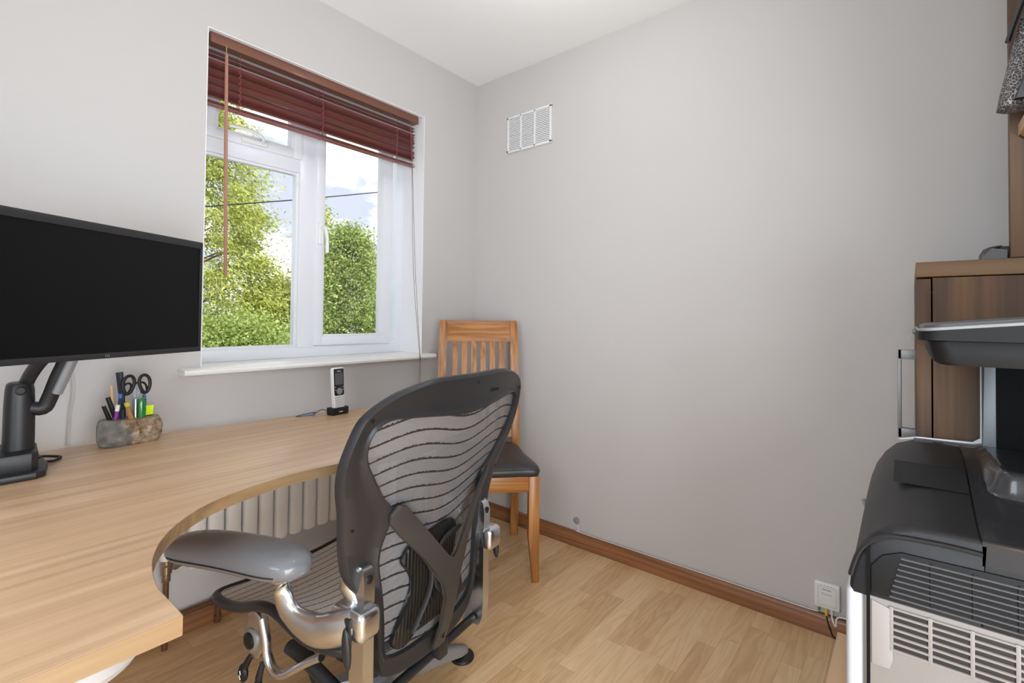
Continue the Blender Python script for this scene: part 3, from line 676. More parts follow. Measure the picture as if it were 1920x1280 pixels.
full = pf[:-1]+[(-a, b, -c, d) for a, b, c, d in pf[::-1]][:-1]
sec = [(0, .008), (-.01, .0), (0, -.008), (.07, -.0145), (.28, -.013), (.55, -.007), (.80, -.007), (.90, -.013), (.97, -.012), (1.0, -.006), (1.0, .004), (.75, .010), (.25, .013)]
fm = MB(); rings = []
for oy, oz, iy, iz in full:
    ring_ = []
    for t_, n_ in sec:
        y = oy+(iy-oy)*t_; z = oz+(iz-oz)*t_; ring_.append((surf(y, z, n_), y, z))
    rings.append(ring_)
fm.loft(rings, closed=True); fm.build('back_frame', M_BLACK2, oc, ang=40)
M_MESH = weave_mat('back_pellicle', (158, 158, 160), (14, 14, 16), .0056, 'Z', .62, ramp=.98)
M_MESHS = weave_mat('seat_pellicle', (252, 250, 245), (176, 172, 166), .0050, 'X', .99, seamcol=(120, 116, 110), pitch=.026, diag=False)
hl_ = [(c, d) for a, b, c, d in pf if True]
idx0 = 16
rows = hl_[idx0:]
me_ = MB(); NN = 24
vs = [[me_.bm.verts.new((surf(y*(2*j/NN-1), z, .0), y*(2*j/NN-1), z)) for j in range(NN+1)] for (y, z) in rows[:-1]]
for i in range(len(vs)-1):
    for j in range(NN): me_.bm.faces.new((vs[i][j], vs[i+1][j], vs[i+1][j+1], vs[i][j+1]))
me_.build('back_mesh', M_MESH, oc, ang=80)
# dark screws in the frame
for (y, z) in ((.283, .873), (-.283, .873), (.0, .922), (.266, .64), (-.266, .64)):
    q = MB(); q.lathe([(.0045, .0), (.0045, .0012), (.001, .0012)], 12, T(surf(y, z, -.0135), y, z) @ RY(-PI/2)); q.build('frame_screw', M_DARK, oc)
text('embossed_mark', 'AERON', .010, T(surf(-.09, .893, -.0125), -.09, .893) @ RZ(-PI/2) @ RX(PI/2) , M_DARK, oc, depth=.0008)
# lumbar pad
def deform(bm, n0, kk=0):
    for v in bm.verts:
        y, z = v.co.y, v.co.z; v.co.x = surf(y, z)+v.co.x+n0+kk*abs(y)
out = [(.128, .522), (.10, .550), (.04, .560), (-.03, .566), (-.075, .556), (-.088, .525), (-.07, .48), (-.055, .445), (-.08, .425), (-.125, .40), (-.138, .36), (-.11, .335), (-.04, .335), (.03, .345), (.07, .355), (.098, .322), (.13, .322), (.148, .35), (.12, .40), (.095, .435), (.094, .475), (.115, .50)]
out = [(a if a > 0 else a*.72, b) for a, b in out]
q = MB(); q.prism(catmull(out, 3, closed=True), 'X', -.012, 0, .004); deform(q.bm, -.006); 
mlum, tlum, blum = newmat('lumbar_ribbed'); blum.inputs['Base Color'].default_value = srgb((20, 20, 21)); blum.inputs['Roughness'].default_value = .45
wv = tlum.nodes.new('ShaderNodeTexWave'); wv.bands_direction = 'Y'; wv.inputs['Scale'].default_value = 30; tcl = tlum.nodes.new('ShaderNodeTexCoord'); bpl = tlum.nodes.new('ShaderNodeBump'); bpl.inputs['Distance'].default_value = .0015
tlum.links.new(tcl.outputs['Object'], wv.inputs['Vector']); tlum.links.new(wv.outputs['Fac'], bpl.inputs['Height']); tlum.links.new(bpl.outputs[0], blum.inputs['Normal'])
lp = q.build('lumbar_pad', mlum, oc)
q = MB(); q.tube(catmull([(surf(.07, .52, -.028), .07, .52), (surf(.05, .47, -.03), .05, .47), (surf(.06, .42, -.03), .06, .42), (surf(.10, .35, -.026), .10, .35)], 4), .007, 8, .7)
q.tube(catmull([(surf(-.06, .54, -.028), -.06, .54), (surf(-.0, .535, -.03), 0, .535), (surf(.03, .5, -.03), .03, .50), (surf(.03, .43, -.03), .03, .43), (surf(-.02, .39, -.03), -.02, .39)], 4), .006, 8, .7)
q.build('rib', M_BLACK2, lp)
# y shaped brace
yo = [(0, .262), (.021, .264), (.019, .33), (.022, .40), (.030, .44), (.085, .515), (.150, .590), (.182, .628), (.186, .65), (.170, .668), (.155, .664), (.075, .572), (.018, .500), (.0, .490)]
yfull = yo+[(-a, b) for a, b in yo[::-1]][1:-1]
q = MB(); q.prism(yfull, 'X', -.006, .006, .0028, 2); bmesh.ops.triangulate(q.bm, faces=[f_ for f_ in q.bm.faces if len(f_.verts) > 8])
for v in q.bm.verts:
    y, z = v.co.y, v.co.z
    st_ = -.052+.034*min(1, abs(y)/.17)**1.5
    if z < .42: st_ += .024*((.42-z)/.16)**1.5
    v.co.x = -.2125-.1936*(z-.32)+.5*y*y+.038*math.exp(-((z-.58)/.16)**2)+v.co.x*.9+st_
ybr = q.build('y_brace', M_BRACKET, oc, ang=40)
q = MB(); q.prism([(-.003, .288), (.003, .288), (.003, .308), (-.003, .308)], 'X', -.002, .002); 
for v in q.bm.verts: v.co.x += surf(0, .30, -.052+.018-.0045)
q.build('slot', M_DARK, ybr)
# bottom clip
q = MB(); q.box(-.028, .004, -.045, -.012, .215, .262, .004, M=T(surf(0, .25), 0, 0)); q.build('bottom_clip', M_BLACK, oc)
# seat
so = [(.330, -.222), (.322, -.12), (.322, 0), (.322, .12), (.330, .222), (.298, .250), (.20, .255), (.10, .258), (.0, .252), (-.09, .240), (-.16, .215), (-.195, .15), (-.205, 0), (-.195, -.15), (-.16, -.215), (-.09, -.24), (0, -.252), (.10, -.258), (.20, -.255), (.298, -.250)]
def seat_z(x, y):
    e = min(1, abs(y)/.255); hump = .052*math.exp(-((x-.07)/.11)**2)
    return .345+e**3*hump-.004+.02*(1-e**2)*0+(-.012*(1-e*e))+.012*math.exp(-((x+.15)/.08)**2)
sop = catmull(so, 4, closed=True)
q = MB(); q.tube([(a_, b_, seat_z(a_, b_)-.004) for a_, b_ in sop], .0125, 10, .95, closed=True); q.build('seat_frame', M_BLACK2, oc, ang=60)
q = MB(); 
cx_ = .06
q.grid(lambda u, v: (lambda p: (cx_+(p[0]-cx_)*v, p[1]*v, seat_z(cx_+(p[0]-cx_)*v, p[1]*v)+.004))(sop[int(round(u*len(sop))) % len(sop)]), len(sop), 14)
bmesh.ops.remove_doubles(q.bm, verts=q.bm.verts, dist=1e-5)
q.build('seat_mesh', M_MESHS, oc, ang=80)
# under seat mechanism, column, base
q = MB(); q.box(-.13, .10, -.07, .07, .235, .30, .015, 3); q.box(-.17, -.05, -.17, .17, .26, .30, .012, 3); q.build('tilt_mechanism', M_BLACK, oc)
q = MB(); q.tube([(0, 0, .09), (0, 0, .25)], .024, 20); q.tube([(0, 0, .07), (0, 0, .15)], .03, 20); q.build('gas_column', M_BLACK, oc)
hb = MB(); hb.lathe([(.045, .06), (.055, .07), (.05, .105), (.03, .115)], 24); basep = hb.build('base_hub', M_SILVER, oc)
a0 = math.atan2(-.315, -.082)
for k in range(5):
    a_ = a0+2*PI*k/5; c_, s_ = math.cos(a_), math.sin(a_)
    l_ = MB(); rings = []
    for r_, w_, zt, zb in ((.035, .030, .108, .065), (.12, .029, .098, .056), (.22, .027, .072, .040), (.295, .024, .048, .024), (.325, .017, .036, .020), (.334, .006, .030, .022)):
        rings.append([(c_*r_-s_*yy, s_*r_+c_*yy, zz) for yy, zz in ((-w_, zb), (-w_, zb+(zt-zb)*.5), (-w_*.55, zt), (w_*.55, zt), (w_, zb+(zt-zb)*.5), (w_, zb))])
    l_.loft(rings); lo = l_.build('base_leg', mat('base_grey_metal', (150, 150, 150), .38, .4), oc, ang=50)
    g_ = MB(); g_.lathe([(.036, .0), (.038, .004), (.036, .010), (.02, .016), (.012, .026)], 24, T(c_*.315, s_*.315, 0)); g_.build('glide', M_DARK, lo)
# arms and uprights
for sy in (1, -1):
    # upright
    q = MB()
    def rect(x0, x1_, y0, y1, z): return [(x0, sy*y0, z), (x1_, sy*y0, z), (x1_, sy*y1, z), (x0, sy*y1, z)]
    prof = [(.196, -.205, -.150, .206, .232), (.215, -.218, -.158, .206, .234), (.26, -.222, -.178, .206, .235), (.46, -.222, -.184, .206, .235), (.52, -.224, -.182, .206, .236), (.542, -.218, -.188, .208, .234), (.548, -.210, -.196, .210, .232)]
    q.loft([rect(a_, b_, c_, d_, z) for z, a_, b_, c_, d_ in prof]); q._bev([e for e in q.bm.edges if len(e.link_faces) == 2 and e.calc_face_angle() > .7], .006, 3)
    upr = q.build('upright', M_ALU, oc, ang=50)
    for z_, x_ in ((.522, -.205), (.222, -.19)):
        b2 = MB(); b2.lathe([(.009, 0), (.009, .002), (.007, .003), (.001, .003)], 16, T(x_-.017, sy*.221, z_) @ RY(-PI/2)); b2.build('bolt', M_DARK, upr)
    q = MB(); q.tube([(-.195, sy*.228, .462), (-.17, sy*.232, .50), (-.176, sy*.232, .535), (-.20, sy*.23, .552)], [.015, .02, .02, .014], 12, .9); q.build('pivot_block', M_ALU, upr)
    # arm
    q = MB(); path = catmull([(-.048, sy*.305, .550), (-.052, sy*.305, .490), (-.064, sy*.300, .452), (-.094, sy*.290, .428), (-.135, sy*.278, .418), (-.180, sy*.265, .430), (-.215, sy*.25, .442)], 5)
    n_ = len(path); rad2 = [np.interp(i/(n_-1), [0, .15, .4, .6, .8, 1], [.014, .018, .024, .034, .037, .034]) for i in range(n_)]
    q.tube(path, [float(v) for v in rad2], 16, .56, upv=(.1, 0, 1))
    q.box(-.248, -.150, .205 if sy > 0 else -.266, .266 if sy > 0 else -.205, .410, .474, .016, 4)
    armo = q.build('arm_support', M_ALU, oc, ang=50)
    q = MB(); q.lathe([(.016, 0), (.024, .004), (.027, .009), (.027, .016), (.02, .022)], 20, T(-.048, sy*.305, .508)); q.build('arm_collar', M_ALU, armo)
    q = MB(); q.ell((0, 0, 0), (.011, .008, .042), M=T(-.218, sy*.275, .405) @ RY(.12)); q.box(-.222, -.205, sy*.268-.004, sy*.268+.004, .40, .462, .003); q.build('lock_lever', M_BLACK, armo)
    # pad
    q = MB(); pl_ = []
    A_ = Vector((-.125, sy*.300, 0)); Bv = Vector((.238, sy*.388, 0)); ax = (Bv-A_).normalized(); sd = Vector((-ax.y, ax.x, 0))
    L_ = (Bv-A_).length; rings = []
    stn = 18
    for i in range(stn+1):
        t_ = i/stn; e_ = max(0.03, (1-abs(2*t_-1)**5.0))**.5
        w_ = .061*e_*(1-.10*t_); th = .029*max(.12, (1-abs(2*t_-1)**7))**.5
        c0 = A_+ax*(L_*t_); zc = .553+.0084*math.sin(t_*PI)-.006*t_
        rr_ = []
        for k in range(16):
            a_ = 2*PI*k/16; ca, sa = math.cos(a_), math.sin(a_)
            ww = w_*math.copysign(abs(ca)**.75, ca); hh_ = th*math.copysign(abs(sa)**.8, sa)
            rr_.append((c0.x+sd.x*ww, c0.y+sd.y*ww, zc+hh_))
        rings.append(rr_)
    q.loft(rings); pad = q.build('arm_pad', M_LEATHER, oc, ang=70)
    q = MB(); sp_ = []
    for k, side in ((0, -1), (1, 1)):
        for i in (range(2, stn-1) if side < 0 else range(stn-2, 1, -1)):
            t_ = i/stn; e_ = max(0.03, (1-abs(2*t_-1)**5.0))**.5; w_ = .0612*e_*(1-.10*t_)
            c0 = A_+ax*(L_*t_); sp_.append((c0.x+sd.x*w_*side, c0.y+sd.y*w_*side, .553+.0084*math.sin(t_*PI)-.006*t_-.006))
    q.tube(sp_, .0012, 6, closed=True); q.build('seam', M_DARK, pad)
# tilt lever plate (both sides), hook bracket, knobs
for sy in (1, -1):
    q = MB(); yy0, yy1 = (sy*.245, sy*.262)
    pl2 = [(.120+.036*math.cos(a_), .312+.058*math.sin(a_)) for a_ in np.linspace(0, 2*PI, 24, endpoint=False)]
    q.prism(pl2, 'Y', min(yy0, yy1), max(yy0, yy1), .004, 3); piv = q.build('pivot_plate', M_ALU, oc, ang=50)
    q = MB(); q.lathe([(.026, 0), (.026, .003), (.022, .006), (.020, .006)], 24, T(.128, sy*.262, .300) @ RX(-sy*PI/2)); q.build('ring', M_ALUB, piv)
    q = MB(); q.lathe([(.019, 0), (.019, .009), (.014, .012), (.001, .012)], 24, T(.128, sy*.262, .300) @ RX(-sy*PI/2)); q.build('knob', M_DARK, piv)
    q = MB(); q.tube(catmull([(.100, sy*.253, .355), (.084, sy*.253, .310), (.078, sy*.253, .276), (.058, sy*.253, .252), (.03, sy*.25, .246), (.0, sy*.245, .262), (-.04, sy*.235, .290), (-.08, sy*.225, .312)], 5), .009, 10, 1.3); q.build('hook_bracket', M_ALU, oc, ang=60)
for nm, p0, p1 in (('tension_lever', (.132, .255, .265), (.150, .268, .216)), ('height_lever', (.092, .255, .255), (.088, .268, .202))):
    q = MB(); q.tube([p0, ((p0[0]+p1[0])/2, (p0[1]+p1[1])/2+.004, (p0[2]+p1[2])/2), p1], [.006, .008, .007], 10)
    q.ell(p1, (.015, .010, .022), 14, 10); lv = q.build(nm, M_DARK, oc)
    q = MB(); q.tube([(p1[0]-.006, p1[1]+.0105, p1[2]-.008), (p1[0]-.001, p1[1]+.0112, p1[2]), (p1[0]-.006, p1[1]+.0105, p1[2]+.004), (p1[0]-.003, p1[1]+.0105, p1[2]+.012)], .0012, 5); q.build('icon', M_CLR, lv)
q = MB(); q.tube(catmull([(.05, .215, .285), (.0, .212, .275), (-.07, .208, .25), (-.15, .205, .222), (-.2, .205, .215)], 4), .016, 12); q.tube([(-.185, .205, .218), (-.215, .205, .212)], .012, 10); q.build('side_tube', M_BLACK, oc)
q = MB(); q.tube(catmull([(.06, .15, .23), (.0, .18, .205), (-.06, .17, .195), (-.12, .15, .21)], 4), .010, 10); q.build('cable_sleeve', M_BLACK, oc)
q = MB(); q.tube([(-.19, -.2, .215), (-.19, .2, .215)], .012, 12); q.build('cross_tube', M_BLACK, oc)

# ------------------------------------------------------------------ cabinet, hutch, shelf
CX0, CX1, CY = -.702, -.03, -1.9245
cb = thing('storage_cabinet', 'brown wood effect storage cabinet behind the printer', 'cabinet', (-.48, -2.2, 0))
q = MB(); q.box(CX0+.001, CX0+.018, YB+.04, CY-.026, 0, 1.166, .0008); q.build('side_panel', M_CAB, cb, world=True)
q = MB(); q.box(CX1-.018, CX1, YB+.04, CY-.026, 0, 1.166, .0008); q.build('side_panel', M_CAB, cb, world=True)
q = MB(); q.box(CX0+.018, CX1-.018, YB+.04, YB+.05, 0, 1.166); q.build('back_panel', M_CAB, cb, world=True)
q = MB(); q.box(CX0, CX1, YB+.035, CY+.0002, 1.168, 1.1985, .0012); q.build('top_board', M_CABH, cb, world=True)
for x0, x1_, hx in ((CX0+.001, CX1-.001, -.50),):
    q = MB(); q.box(x0, x1_, CY-.0235, CY, .06, 1.164, .001); dr = q.build('door', M_CAB, cb, world=True)
    q = MB(); q.box(hx-.010, hx+.010, CY+.026, CY+.034, .80, 1.009, .001); q.box(hx-.010, hx+.010, CY, CY+.033, .987, 1.009, .001); q.box(hx-.010, hx+.010, CY, CY+.033, .80, .822, .001)
    h_ = q.build('handle', M_ALUB, None); h_.parent = dr; h_.data.transform(WM['storage_cabinet'].inverted())
q = MB(); q.lathe([(.007, 0), (.007, .004), (.004, .006)], 14, T(-.40, CY, 1.052) @ RX(-PI/2)); q.box(-.4015, -.3985, CY+.004, CY+.014, 1.048, 1.056); q.box(-.402, -.398, CY+.003, CY+.008, 1.026, 1.048)
q.build('lock', M_ALUB, cb, world=True)
hu = thing('tall_shelf_unit', 'tall brown wooden shelf unit rising beside the top of the cabinet', 'shelf unit', (-1.15, -2.3, 1.20))
q = MB(); q.box(-.702, -.684, YB, -2.062, 1.1995, 2.37, .001); q.build('side_panel', M_CAB, hu, world=True)
q = MB(); q.box(-1.62, -1.602, YB, -2.062, 1.30, 2.37, .001); q.build('side_panel', M_CAB, hu, world=True)
for z in (1.4265, 1.90, 2.35):
    q = MB(); q.box(-1.602, -.7025, YB, -2.0735 if z < 1.5 else -2.10, z, z+.022, .001); q.build('shelf', M_CABL, hu, world=True)
q = MB(); q.prism([(YB, 1.4265), (-2.074, 1.4265), (-2.30, 1.20), (YB, 1.20)], 'X', -.716, -.703, .001); q.build('bracket', M_CABH, hu, world=True)
# bag hanging on the shelf unit side
def bag_mat():
    m, t, b = newmat('patterned_fabric'); L = t.links.new; N = t.nodes.new
    tc = N('ShaderNodeTexCoord'); v = N('ShaderNodeTexVoronoi'); v.feature = 'DISTANCE_TO_EDGE'; v.inputs['Scale'].default_value = 190
    n = N('ShaderNodeTexNoise'); n.inputs['Scale'].default_value = 45; n.inputs['Detail'].default_value = 4
    L(tc.outputs['Object'], v.inputs['Vector']); L(tc.outputs['Object'], n.inputs['Vector'])
    mm = N('ShaderNodeMath'); mm.operation = 'MULTIPLY'; L(v.outputs['Distance'], mm.inputs[0]); L(n.outputs['Fac'], mm.inputs[1])
    r = N('ShaderNodeValToRGB'); r.color_ramp.elements[0].position = .008; r.color_ramp.elements[0].color = srgb((170, 166, 164)); r.color_ramp.elements[1].position = .03; r.color_ramp.elements[1].color = srgb((46, 43, 45))
    L(mm.outputs[0], r.inputs['Fac']); L(r.outputs[0], b.inputs['Base Color']); b.inputs['Roughness'].default_value = .6
    return m
bg_ = thing('fabric_bag', 'black and white patterned bag standing on the tall shelf unit', 'bag', (-.805, -2.15, 1.449))
q = MB(); rings = []
for z, yf, t_ in ((1.449, -2.040, .020), (1.452, -2.036, .026), (1.48, -2.040, .026), (1.53, -2.050, .020), (1.58, -2.060, .014), (1.64, -2.076, .010), (1.68, -2.096, .008)):
    yb = -2.32+.03*(z-1.42)
    rings.append([(-.800-t_, yf-.010, z), (-.800-t_*.5, yf, z), (-.800+t_*.5, yf, z), (-.800+t_, yf-.010, z), (-.800+t_, yb, z), (-.800, yb-.01, z), (-.800-t_, yb, z)])
q.loft(rings); q.build('bag_body', bag_mat(), bg_, world=True, ang=60)
q = MB(); q.prism([(-2.052, 1.452), (-2.09, 1.449), (-2.20, 1.66), (-2.12, 1.67)], 'X', -.848, -.832, .006); q.build('side_flap', mat('bag_black_leather', (26, 23, 25), .45), bg_, world=True)
q = MB(); q.tube(catmull([(-.800, -2.05, 1.57), (-.805, -2.058, 1.60), (-.805, -2.075, 1.65), (-.805, -2.11, 1.72), (-.800, -2.18, 1.77), (-.84, -2.26, 1.72), (-.800, -2.29, 1.66)], 5), .011, 8, .35); q.build('strap', M_DARK, bg_, world=True)
# headset case
hc = thing('headset_case', 'rounded black case lying on top of the cabinet', 'case', (-.64, -2.05, 1.199))
def case(x0, x1_, y0, y1, z1_, name, mt):
    q = MB(); rings = []
    for s_ in np.linspace(0, 1, 9):
        x = x0+(x1_-x0)*s_; k_ = 1-.12*abs(2*s_-1)**4
        pts = [(y1, 0), (y1+.0, .010*k_), (y1-.006, .022*k_), (y1-.016, z1_*k_*.93), (y1-.028, z1_*k_), (y0+.02, z1_*.88*k_), (y0, z1_*.62), (y0, 0)]
        rings.append([(x, a_, 1.1987+b_) for a_, b_ in pts])
    q.loft(rings); q.build(name, mt, hc, world=True, ang=60)
case(-.672, -.656, -2.059, -2.022, .029, 'shell', M_BLACK)
case(-.656, -.60, -2.16, -2.026, .030, 'cushion', M_DARK)
case(-.694, -.672, -2.059, -2.024, .027, 'rim', M_BLACK2)

# ------------------------------------------------------------------ pedestal and printer
pd = thing('low_pedestal', 'low pale oak cabinet on the floor under the printer', 'cabinet', (-.95, -2.1, 0))
q = MB(); q.box(-1.25, -.722, YB+.01, -1.79, .375, .40, .0015); q.build('top_board', M_CABL, pd, world=True)
q = MB(); q.box(-1.24, -.732, YB+.02, -1.815, .0, .375, .001); q.build('body', M_CABL, pd, world=True)
for z0, z1_ in ((.03, .19), (.195, .37)):
    q = MB(); q.box(-1.238, -.734, -1.815, -1.797, z0, z1_, .0015); q.build('drawer', M_CABL, pd, world=True)

PX0, PX1, PYF, PYB = -1.15, -.74, -1.846, -2.36
pr = thing('laser_printer', 'large charcoal and white multifunction laser printer on the pale pedestal', 'printer', (-.945, -2.1, .40))
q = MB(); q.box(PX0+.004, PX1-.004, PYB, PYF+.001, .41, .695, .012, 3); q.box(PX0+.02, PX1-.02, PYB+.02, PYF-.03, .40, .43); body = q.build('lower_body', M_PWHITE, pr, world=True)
# front door slab slightly proud
q = MB(); q.box(PX0, PX1, PYF-.017, PYF+.004, .415, .695, .008, 3); q.build('front_door', mat('printer_pale', (182, 184, 188), .4), pr, world=True)
# side panel proud, with the seam to the door left open
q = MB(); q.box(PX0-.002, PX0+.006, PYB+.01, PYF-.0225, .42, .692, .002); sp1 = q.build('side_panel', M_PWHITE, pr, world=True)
q = MB(); q.prism([(PYF-.026, .60), (PYF-.046, .60), (PYF-.050, .615), (PYF-.048, .682), (PYF-.026, .688)], 'X', PX0-.0045, PX0-.001, .0015); q.build('grip', mat('printer_grip', (140, 134, 130), .4), sp1).data.transform(WM[pr.name].inverted())
# lower louvre: dark recess and slats
q = MB(); q.box(PX0-.0026, PX0-.001, PYB+.03, -1.894, .628, .684); q.build('lower_vent_recess', M_DARK, pr, world=True)
for i in range(7):
    z = .628+i*.0093
    q = MB(); q.prism([(PX0-.0045, z-.0012), (PX0-.001, z-.0022), (PX0-.001, z+.0022), (PX0-.0045, z+.0012)], 'Y', PYB+.03, -1.893); q.build('lower_vent_slat', M_PWHITE, pr, world=True)
for k in range(11):
    y = -1.894-.0405*k
    q = MB(); q.box(PX0-.0046, PX0-.001, y-.0022, y+.0022, .626, .686, .0005); q.build('lower_vent_bar', M_PWHITE, pr, world=True)
# charcoal cover, sections along x
def sm(t_): t_ = max(0, min(1, t_)); return t_*t_*(3-2*t_)
def ztop(x): return .800+.046*sm((x-PX0)/.30)
def cover_prof(x):
    zt = ztop(x); k_ = (zt-.69)/(.80-.69)
    base = [(-1.846, .0), (-1.848, .025), (-1.853, .05), (-1.862, .07), (-1.876, .088), (-1.893, .101), (-1.915, .108), (-1.95, .110), (-1.983, .110)]
    return [(y, .69+h_*k_) for y, h_ in base]
q = MB(); rings = []
xs = [PX0+.0] + [PX0+.004, PX0+.010, PX0+.02, PX0+.04, PX0+.08, PX0+.13, PX0+.19, PX0+.26, PX0+.33, PX1-.02, PX1-.006, PX1]
for i, x in enumerate(xs):
    ins = .006 if i in (0, len(xs)-1) else (.0018 if i in (1, len(xs)-2) else 0)
    P_ = cover_prof(x); P_ = [(y-ins, z-(ins if z > .72 else 0)) for y, z in P_]
    rings.append([(x, y, z) for y, z in [(-1.983, .69)]+P_])
q.loft(rings); q.build('front_cover', M_PGREY, pr, world=True, ang=50)
# shoulder moulding along the side under the cover
q = MB(); path = [(-1.848, .700), (-1.856, .730), (-1.866, .748), (-1.880, .760), (-1.90, .768), (-1.95, .771), (-1.985, .770)]
q.tube([(PX0-.0015, y, z+.014) for y, z in catmull(path, 4)], .0055, 8, .6); q.build('shoulder_moulding', M_PGREY, pr, world=True)
# rear charcoal side with upper louvre
q = MB(); q.box(PX0, PX1, PYB, -1.9835, .69, .772, .003); q.build('rear_shell', M_PGREY, pr, world=True)
q = MB(); q.prism([(-1.872, .698), (-1.872, .735), (-1.884, .752), (-1.905, .762), (-2.33, .768), (-2.33, .698)], 'X', PX0-.0035, PX0+.001, .0012); upn = q.build('upper_side_panel', M_PDARK, pr, world=True)
q = MB(); q.prism([(-1.893, .700), (-1.906, .755), (-2.31, .757), (-2.31, .700)], 'X', PX0-.0042, PX0-.0034); q.build('upper_vent_recess', mat('vent_void', (10, 10, 10), .9), pr, world=True)
for i in range(8):
    z = .700+i*.0078
    q = MB(); q.prism([(PX0-.006, z-.0007), (PX0-.003, z-.0016), (PX0-.003, z+.0016), (PX0-.006, z+.0007)], 'Y', -2.31, -1.892-.0018*i); q.build('upper_vent_slat', mat('vent_slat_grey', (74, 74, 76), .45), pr, world=True)
for k in range(10):
    y = -1.936-.0405*k
    q = MB(); q.box(PX0-.0056, PX0-.003, y-.001, y+.001, .700, .757); q.build('upper_vent_bar', M_PDARK, pr, world=True)
q = MB(); q.box(PX0-.003, PX0+.001, -1.8705, -1.8665, .42, .76); q.build('side_seam', mat('matt_black', (12, 12, 12), .85, spec=.15), pr, world=True)
# top access flap
q = MB()
q.grid(lambda u, v: (-1.012+.076*u, -1.900-.083*v, ztop(-1.012+.076*u)+.0012), 10, 12)

q.build('access_flap', M_PGREY, pr, world=True)
q = MB(); q.grid(lambda u, v: (-1.013+.078*u, -1.8935-.008*v, ztop(-1.013+.078*u)+.0014), 8, 1); q.grid(lambda u, v: (-1.0135+.0018*v, -1.90-.083*u, ztop(-1.013)+.0014), 8, 1); q.grid(lambda u, v: (-.9365+.0018*v, -1.90-.083*u, ztop(-.9365)+.0016), 8, 1)
q.build('flap_slot', M_DARK, pr, world=True)
# groove between cover and tray
q = MB(); q.grid(lambda u, v: (PX0+.004+(PX1-PX0-.008)*u, -1.9825-.003*v, ztop(PX0+.004+(PX1-PX0-.008)*u)-.0015), 16, 1); q.build('cover_groove', M_DARK, pr, world=True)
# output tray as a height field
def tray(u, v):
    x = PX0+(PX1-.03-PX0)*u; y = -1.985-(.335)*v
    z = ztop(x)+.001
    qx = x-(PX0+.135); qy = -2.003-y; r_ = .030
    d_ = r_-math.hypot(r_-qx, r_-qy) if (qx < r_ and qy < r_) else min(qx, qy)
    tgt = .860-.0025*(x > -.915)-.0025*(x > -.85)-.0025*(x > -.80)
    z += sm(d_/.016)*(tgt-z)
    if u < .0001: z -= .004
    return (x, y, z)
q = MB(); q.grid(tray, 110, 90)
q.grid(lambda u, v: (PX0, -1.985-.335*u, .769+(ztop(PX0)-.003-.769)*v), 10, 2)
q.build('output_tray', M_GLOSSG, pr, world=True, ang=50)
# side wall, rear wall
q = MB(); q.box(PX1-.035, PX1-.001, PYB, -2.032, .80, 1.03); q.box(PX0+.02, PX1-.01, PYB, PYB+.05, .77, 1.03, .002); q.build('rear_housing', mat('matt_black', (12, 12, 12), .85, spec=.15), pr, world=True)
q = MB(); q.prism([(-2.018, .85), (-2.018, 1.03), (-2.034, 1.03), (-2.034, .848), (-2.03, .84), (-1.92, .84), (-1.92, .8455), (-2.006, .8465)], 'X', PX1-.038, PX1, .0015); q.build('silver_trim', mat('trim_silver_grey', (96, 100, 104), .45, .2), pr, world=True)
q = MB(); q.prism([(-2.0165, .858), (-2.0165, 1.03), (-2.0185, 1.03), (-2.0185, .85), (-2.008, .8455), (-1.925, .8445), (-1.90, .838), (-1.895, .839), (-1.925, .8475), (-2.006, .8495)], 'X', PX1-.001, PX1+.004, .0004); q.build('white_trim', M_CLR, pr, world=True)
# scanner
def rr_plan(x0, x1_, y0, y1, r_, n=5):
    o_ = []
    for cx, cy, a_ in ((x1_-r_, y1-r_, 0), (x0+r_, y1-r_, 90), (x0+r_, y0+r_, 180), (x1_-r_, y0+r_, 270)):
        for k in range(n+1):
            b2 = math.radians(a_+90*k/n); o_.append((cx+r_*math.cos(b2), cy+r_*math.sin(b2)))
    return o_
q = MB(); rings = []
for z, i_ in ((1.019, .020), (1.024, .013), (1.050, .008), (1.051, .010)):
    rings.append([(x, y, z) for x, y in rr_plan(PX0+i_*.3, PX1-i_*.3, PYB, -1.926-i_, .022)])
q.loft(rings); q.build('scanner_base', M_PDARK, pr, world=True, ang=40)
q = MB(); rings = []
for z, i_ in ((1.051, .001), (1.0515, .0), (1.064, .0), (1.0665, .003)):
    rings.append([(x, y, z+.10*max(0, -1.93-y)*(z > 1.06)) for x, y in rr_plan(PX0+i_, PX1-i_, PYB, -1.924-i_, .024)])
q.loft(rings); lid = q.build('scanner_lid', M_PDARK, pr, world=True, ang=40)
q = MB(); P_ = rr_plan(PX0, PX1, PYB, -1.924, .024)
q.tube([(x, y, 1.0655+.10*max(0, -1.93-y)) for x, y in P_], .0022, 8, closed=True); q.build('lid_trim', M_SILVER, pr, world=True)
q = MB(); rings = []
for z, i_ in ((1.067, .004), (1.0715, .005), (1.074, .012)):
    rings.append([(x, y, z+.10*max(0, -1.93-y)) for x, y in rr_plan(PX0+i_, PX1-i_, PYB, -1.924-i_, .022)])
q.loft(rings); q.build('lid_cover', mat('lid_grey', (70, 71, 73), .35), pr, world=True)
q = MB(); q.tube([(-.78, PYF+.001, .70), (-.78, PYF+.006, .715)], .004, 8); q.build('front_latch', M_SILVER, pr, world=True)

